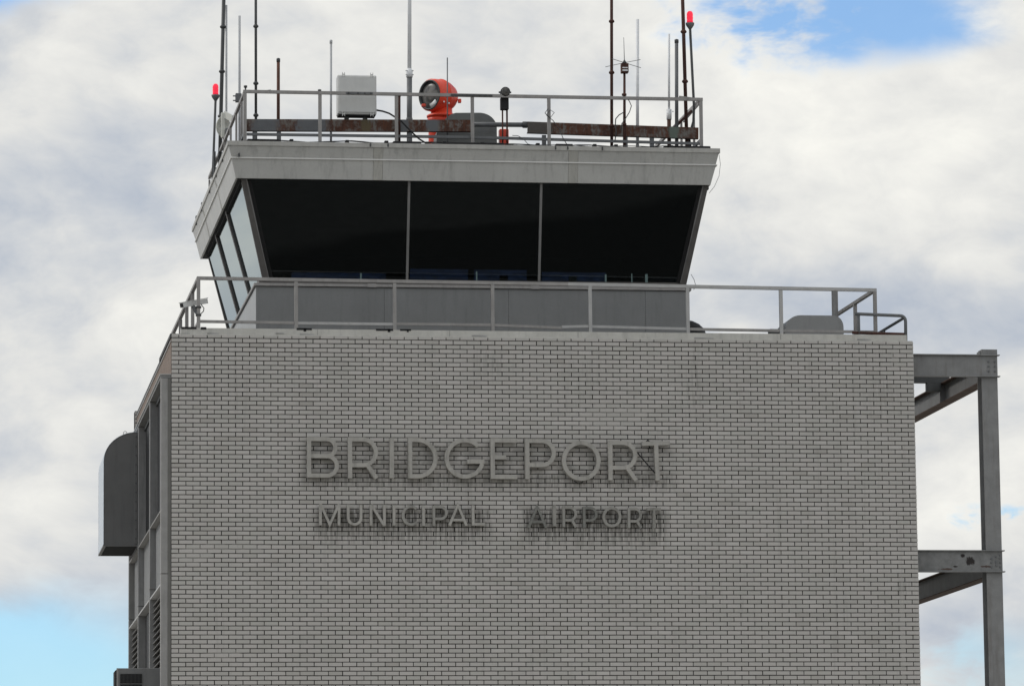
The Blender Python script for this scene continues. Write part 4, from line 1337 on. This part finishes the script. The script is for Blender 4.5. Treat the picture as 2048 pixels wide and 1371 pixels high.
part('collar', MB().tube((7.536, 1.4, 14.08), (7.538, 1.4, 14.235), 0.038, n=14).tube((7.58, 1.37, 14.20), (7.60, 1.37, 14.20), 0.008, n=6), 'white_fibre', o)
part('stub', MB().tube((7.531, 1.4, 13.56), (7.536, 1.4, 14.08), 0.030, n=12), 'rust_post', o)
# group of poles along the left rail
mast('left_mast', 'dark clamped mast rising behind the white dish on the left', 'mast', (1.105, 5.82, 13.522), (1.198, 5.82, 17.3), 0.030, 'dark_steel', (16.32, 15.60, 14.88), ring_mat='dark_steel', group=AG)
mast('left_conduit', 'thin pale conduit beside the dark mast behind the dish', 'antenna', (1.226, 5.85, 13.522), (1.229, 5.85, 16.674), 0.017, 'grey_fibre', group=AG)
o = mast('left_whip_antenna', 'grey whip antenna rising from the left rail near its corner', 'antenna', (1.211, 3.0, 13.522), (1.213, 3.0, 15.885), 0.019, 'grey_fibre', group=AG)
part('bracket', MB().bbox(1.15, 1.24, 2.95, 3.05, 14.55, 14.68, 0.006).tube((1.11, 2.98, 14.64), (1.16, 2.98, 14.64), 0.010, n=6).tube((1.11, 2.98, 14.57), (1.16, 2.98, 14.57), 0.010, n=6), 'mid_steel', o)
# star-shaped ground-plane antenna
o = thing('ground_plane_antenna', 'star-shaped antenna with four thin radials on a small box', 'antenna', (6.782, 0.985, 13.522), AG)
part('pole', MB().tube((6.782, 0.985, 13.56), (6.797, 0.985, 14.70), 0.024, 0.018, n=12), 'rust_mast', o)
part('box', MB().bbox(6.745, 6.853, 0.93, 1.03, 14.69, 14.835, 0.005), 'rust_mast', o)
part('stripe', MB().box(6.757, 6.840, 0.924, 0.9295, 14.715, 14.735).box(6.757, 6.840, 0.924, 0.9295, 14.757, 14.772), 'white_fibre', o)
part('cone', MB().lathe((6.799, 0.985, 14.835), (0, 0, 1), [(0, 0.035), (0.02, 0.033), (0.05, 0.012), (0.06, 0.006)], 12), 'dark_steel', o)
part('whip', MB().tube((6.799, 0.985, 14.88), (6.794, 0.985, 15.234), 0.006, 0.004, n=6), 'mid_steel', o)
for ex, ey in ((-0.24, -0.32), (0.30, 0.30), (-0.24, 0.28), (0.19, -0.30)):
    part('radial', MB().tube((6.799, 0.985, 14.85), (6.799+ex, 0.985+ey, 14.84+0.0*ey), 0.0045, n=6), 'mid_steel', o)
part('collar', MB().tube((6.788, 0.985, 14.35), (6.789, 0.985, 14.38), 0.036, n=12).tube((6.785, 0.985, 13.90), (6.786, 0.985, 13.93), 0.032, n=12), 'rust_mast', o)
part('base_plate', MB().bbox(6.60, 6.98, 0.93, 1.04, 13.522, 13.562, 0.006), 'black_rubber', o)
part('cable', MB().path([(6.81, 0.96, 14.33), (6.86, 0.95, 14.26), (6.89, 0.95, 14.19), (6.86, 0.95, 14.10), (6.80, 0.95, 14.0), (6.74, 0.95, 13.92), (6.73, 0.96, 13.82)], 0.007, 6), 'dark_steel', o)
part('cable', MB().path([(6.77, 0.95, 14.09), (6.70, 0.95, 14.05), (6.65, 0.95, 13.99), (6.645, 0.96, 13.90), (6.66, 0.97, 13.80), (6.64, 0.97, 13.68)], 0.009, 6), 'dark_steel', o)


def obstruction(label, base_pts, top, pole_mat):
    o = thing('obstruction_light', label, 'lamp', base_pts[0], 'red obstruction lights')
    part('pole', MB().path(base_pts+[top], 0.020, 10), pole_mat, o)
    part('cup', MB().lathe(Vector(top)-Vector((0, 0, 0.012)), (0, 0, 1), [(0, 0.020), (0.05, 0.055), (0.075, 0.066), (0.095, 0.066), (0.10, 0.045)], 16), 'mid_steel', o)
    z = 0.089
    part('lens', MB().lathe(Vector(top)+Vector((0, 0, z)), (0, 0, 1), [(0, 0.046), (0.02, 0.048), (0.05, 0.045), (0.065, 0.049), (0.10, 0.046), (0.115, 0.049), (0.15, 0.044), (0.172, 0.028), (0.18, 0.0)], 18), 'lamp_red', o)
    return o


obstruction('lit red lamp on a dark pole beyond the left rail', [(1.050, 6.664, 13.522), (1.082, 6.664, 14.391)], (1.1155, 6.664, 15.300), 'dark_steel')
obstruction('lit red lamp on a leaning pole at the right corner', [(7.86, 1.38, 13.56), (7.83, 1.37, 13.82), (7.90, 1.36, 14.05), (7.910, 1.35, 14.28)], (7.869, 1.35, 15.470), 'dark_steel')

# small fixture clamped to the front rail
o = thing('rail_spotlight', 'small black spotlight on twin posts at the front rail', 'spotlight', (4.99, 1.05, 13.522))
part('lamp_body', MB().lathe((4.998, 1.06, 14.370), (0, -1, 0), [(0, 0.050), (0.03, 0.072), (0.08, 0.074), (0.13, 0.072)], 20), 'dark_steel', o)
part('lamp_glass', MB().lathe((4.998, 0.929, 14.370), (0, -1, 0), [(0, 0.060), (0.008, 0.052), (0.012, 0.0)], 20), 'lens_glass', o)
part('ballast_box', MB().bbox(4.935, 5.055, 1.0, 1.10, 14.115, 14.300, 0.008), 'black_rubber', o)
part('twin_post', MB().tube((4.965, 1.06, 13.522), (4.967, 1.06, 14.12), 0.012, n=8), 'rust_mast', o)
part('twin_post', MB().tube((5.032, 1.06, 13.522), (5.034, 1.06, 14.12), 0.014, n=8), 'rust_mast', o)
part('knob', MB().tube((4.905, 1.0, 14.372), (5.092, 1.0, 14.372), 0.014, n=8), 'dark_steel', o)

# equipment box
o = thing('equipment_box', 'square pale grey equipment box standing on the rusty beam', 'box', (2.81, 1.3, 13.95))
part('enclosure', MB().bbox(2.523, 3.10, 1.16, 1.40, 14.035, 14.625, 0.012), 'box_grey', o)
part('door', MB().bbox(2.537, 3.086, 1.145, 1.161, 14.062, 14.608, 0.006), 'box_grey', o)
part('dark_underside', MB().box(2.535, 3.085, 1.17, 1.39, 14.020, 14.034), 'black_rubber', o)  # shade under the box, painted as a black sheet
for x in (2.585, 3.005):
    for zb, zt in ((14.598, 14.66), (14.00, 14.062)):
        la = MB()
        la.bbox(x, x+0.010, 1.130, 1.146, zb, zt, 0.002).bbox(x+0.034, x+0.044, 1.130, 1.146, zb, zt, 0.002).bbox(x+0.010, x+0.034, 1.132, 1.1445, (zb+zt)/2-0.008, (zb+zt)/2+0.008, 0.002)
        part('latch', la, 'box_grey', o)
for x in (2.665, 2.94):
    part('foot', MB().bbox(x-0.032, x+0.032, 1.24, 1.33, 13.975, 14.02, 0.004), 'dark_steel', o)
o = thing('power_cable', 'black cable arching from the grey box down to the roof edge', 'cable', (3.5, 1.1, 13.53))
part('gland', MB().tube((3.10, 1.28, 14.125), (3.135, 1.28, 14.122), 0.014, n=8), 'black_rubber', o)
part('sheath', MB().path([(3.13, 1.28, 14.122), (3.20, 1.25, 14.105), (3.29, 1.18, 14.06), (3.36, 1.08, 13.99), (3.43, 0.90, 13.90), (3.52, 0.89, 13.80), (3.62, 0.89, 13.70), (3.70, 0.90, 13.63), (3.80, 0.91, 13.57), (3.90, 0.92, 13.545)], 0.013, 8), 'black_rubber', o)

# rotating beacon
bc = thing('rotating_beacon', 'red rotating airport beacon with a round glass lens', 'beacon', (4.19, 2.2, 13.522))
ax = Vector((-0.80, -0.60, -0.03)).normalized()
ctr = Vector((4.175, 2.2, 14.535))
part('drum', MB().lathe(ctr, ax, [(-0.30, 0.0), (-0.295, 0.06), (-0.27, 0.12), (-0.20, 0.185), (-0.10, 0.232), (-0.02, 0.248), (0.0, 0.262), (0.012, 0.262), (0.02, 0.248), (0.12, 0.252), (0.17, 0.246), (0.20, 0.246), (0.215, 0.236), (0.215, 0.212), (0.15, 0.206)], 40), 'beacon_red', bc)
part('lens', MB().lathe(ctr, ax, [(0.17, 0.207), (0.195, 0.19), (0.215, 0.12), (0.222, 0.0)], 36), 'lens_glass', bc)
part('reflector', MB().lathe(ctr+Vector((0.045, -0.045, -0.135)), ax, [(0.205, 0.075), (0.216, 0.070), (0.218, 0.0)], 24), 'mirror_bowl', bc)
part('lens_rim', MB().lathe(ctr, ax, [(0.20, 0.232), (0.226, 0.228), (0.226, 0.206), (0.20, 0.206)], 40), 'dark_steel', bc)
part('hinge_lug', MB().bbox(3.875, 3.935, 1.98, 2.06, 14.335, 14.375, 0.006), 'beacon_red', bc)
part('latch', MB().bbox(4.452, 4.500, 2.18, 2.24, 14.44, 14.50, 0.006), 'beacon_red', bc)
for dx_, dz_ in ((0.03, -0.135), (0.105, -0.155)):
    part('screw', MB().tube((4.175+dx_, 1.955, 14.535+dz_), (4.175+dx_, 1.925, 14.535+dz_), 0.012, n=8), 'white_fibre', bc)
part('neck', MB().lathe((4.20, 2.2, 14.20), (0, 0, 1), [(0, 0.185), (0.01, 0.225), (0.035, 0.228), (0.05, 0.205), (0.065, 0.165), (0.14, 0.16)], 32), 'beacon_red', bc)
part('pedestal', MB().lathe((4.17, 2.2, 13.522), (0, 0, 1), [(0, 0.172), (0.03, 0.172), (0.60, 0.172), (0.63, 0.185), (0.68, 0.185)], 28), 'beacon_red', bc)
single('junction_box', MB().bbox(5.03, 5.17, 1.85, 1.98, 13.522, 13.985, 0.01), 'beacon_red', 'small red box behind the spotlight posts', 'box')

# grey cover beside the beacon
prof = [(4.045, 13.60), (4.050, 13.86), (4.13, 14.01), (4.19, 14.085), (4.27, 14.150), (4.34, 14.172)]
for i in range(11):
    a = math.pi/2-(math.pi/2)*i/10
    prof.append((4.70+0.258*math.cos(a), 13.955+0.225*math.sin(a)))
prof += [(4.958, 13.60)]
hc = thing('roof_scuttle', 'dark grey round-shouldered roof hatch in front of the beacon pedestal', 'hatch', (4.47, 1.9, 13.522))
part('cover', MB().prism(prof, 1.62, 1.98), 'hatch_grey', hc)
part('curb', MB().bbox(3.97, 4.98, 1.58, 2.02, 13.522, 13.70, 0.006), 'black_rubber', hc)

# white dish on the left rail
o = thing('microwave_dish', 'small white dish antenna on the left side of the cab roof', 'dish', (1.13, 5.60, 13.522))
da = Vector((-0.70, 0.70, 0.05)).normalized()
part('reflector', MB().lathe((1.16, 5.60, 14.66), -da, [(-0.10, 0.0), (-0.085, 0.06), (-0.06, 0.11), (-0.02, 0.155), (0.0, 0.17), (0.012, 0.172), (0.012, 0.165), (-0.03, 0.12), (-0.06, 0.0)], 28), 'dish_white', o)
part('shroud', MB().bbox(1.115, 1.175, 5.42, 5.50, 14.46, 14.86, 0.008), 'dish_white', o)
part('arm', MB().bar((1.16, 5.45, 14.84), (1.28, 5.30, 14.74), 0.03, 0.10), 'dish_white', o)
part('mount', MB().tube((1.17, 5.56, 13.522), (1.17, 5.56, 14.62), 0.024, n=10), 'dark_steel', o)
part('mount_box', MB().bbox(1.18, 1.26, 5.34, 5.44, 14.50, 14.60, 0.006), 'mid_steel', o)
single('rail_junction_box', MB().bbox(1.06, 1.10, 6.40, 6.52, 13.522, 14.42, 0.006), 'dark_steel', 'narrow dark box at the left rail below the dish', 'box')
# odds and ends fixed along the left edge of the cab roof
for i, (y, h, lab) in enumerate(((1.9, 0.10, 'dark cable clamp nearest the front on the left roof edge'), (3.2, 0.12, 'dark cable clamp second from front on the left roof edge'),
                                 (4.6, 0.10, 'dark cable clamp midway along the left roof edge'), (6.3, 0.12, 'dark cable clamp past the middle of the left roof edge'),
                                 (7.6, 0.13, 'dark cable clamp at the far end of the left roof edge'))):
    single('edge_clamp', MB().bbox(0.862, 0.90, y, y+0.10, 13.44, 13.531+h*0.4, 0.005), 'dark_steel', lab, 'clamp', 'cable clamps along the left roof edge')

# cables lying along the roof edge
pts = []
x = 1.25
while x < 7.85:
    pts.append((x, 0.80+0.02*math.sin(x*9), 13.548+0.014*math.sin(x*5.3)+rnd.uniform(-0.004, 0.006)))
    x += 0.16
single('edge_cable', MB().path(pts, 0.009, 6), 'black_rubber', 'thin black cable lying along the front edge of cab roof', 'cable')
pts = [(x, 0.83+0.02*math.cos(x*6), 13.542+0.020*abs(math.sin(x*2.9+0.5))) for x in [1.7+0.14*i for i in range(44)]]
single('edge_conductor', MB().path(pts, 0.006, 6), 'mid_steel', 'thin grey lightning wire beside the black cable on roof edge', 'wire')
for i, x in enumerate((1.80, 2.62, 3.20, 4.06, 4.62, 5.45, 6.30, 6.62, 7.45)):
    single('cable_block', MB().bbox(x-0.028, x+0.028, 0.758, 0.85, 13.505, 13.572, 0.005), 'black_rubber',
           ['first', 'second', 'third', 'fourth', 'fifth', 'sixth', 'seventh', 'eighth', 'ninth'][i]+' black cable block from the left on the front roof edge', 'cable block', 'black cable blocks on the front roof edge')
for i, (x0, x1, lab) in enumerate(((1.15, 1.62, 'black rubber mat at the front left roof corner'), (3.30, 3.72, 'black rubber mat below the tall white antenna'), (4.05, 4.95, 'long black rubber mat under the grey roof hatch'),
                                   (5.72, 5.98, 'small black rubber mat right of the spotlight'), (7.35, 8.05, 'black rubber mat heaped at the right roof corner'))):
    single('rubber_mat', MB().bbox(x0, x1, 0.80, 1.02, 13.532, 13.575, 0.01), 'black_rubber', lab, 'mat', 'rubber mats on the cab roof edge')
single('thin_lead', MB().path([(5.63, 0.92, 14.12), (5.58, 0.90, 14.05), (5.66, 0.90, 13.98), (5.72, 0.90, 14.06), (5.66, 0.90, 14.10), (5.60, 0.90, 14.02), (5.70, 0.90, 13.94), (5.80, 0.90, 13.80), (5.84, 0.88, 13.68), (5.90, 0.86, 13.57)], 0.006, 6),
       'dark_steel', 'curly grey lead tied to a railing post right of spotlight', 'wire')
single('looped_lead', MB().path([(5.10, 0.98, 13.72), (5.18, 0.95, 13.71), (5.26, 0.93, 13.66), (5.32, 0.90, 13.58), (5.44, 0.88, 13.55)], 0.006, 6), 'mid_steel', 'pale lead looping down beside the spotlight posts', 'wire')
single('corner_lead', MB().path([(8.170, 0.77, 13.44), (8.185, 0.76, 13.30), (8.165, 0.78, 13.12), (8.10, 0.82, 12.97), (8.03, 0.88, 12.88)], 0.0035, 6), 'mid_steel', 'thin wire hanging off the right end of the fascia', 'wire')
single('drip_wire', MB().path([(7.79, 1.16, 11.70), (7.83, 1.14, 11.62), (7.855, 1.13, 11.52), (7.825, 1.16, 11.47)], 0.004, 6), 'dark_steel', 'thin dark wire drooping by the right foot of the cab glass', 'wire')
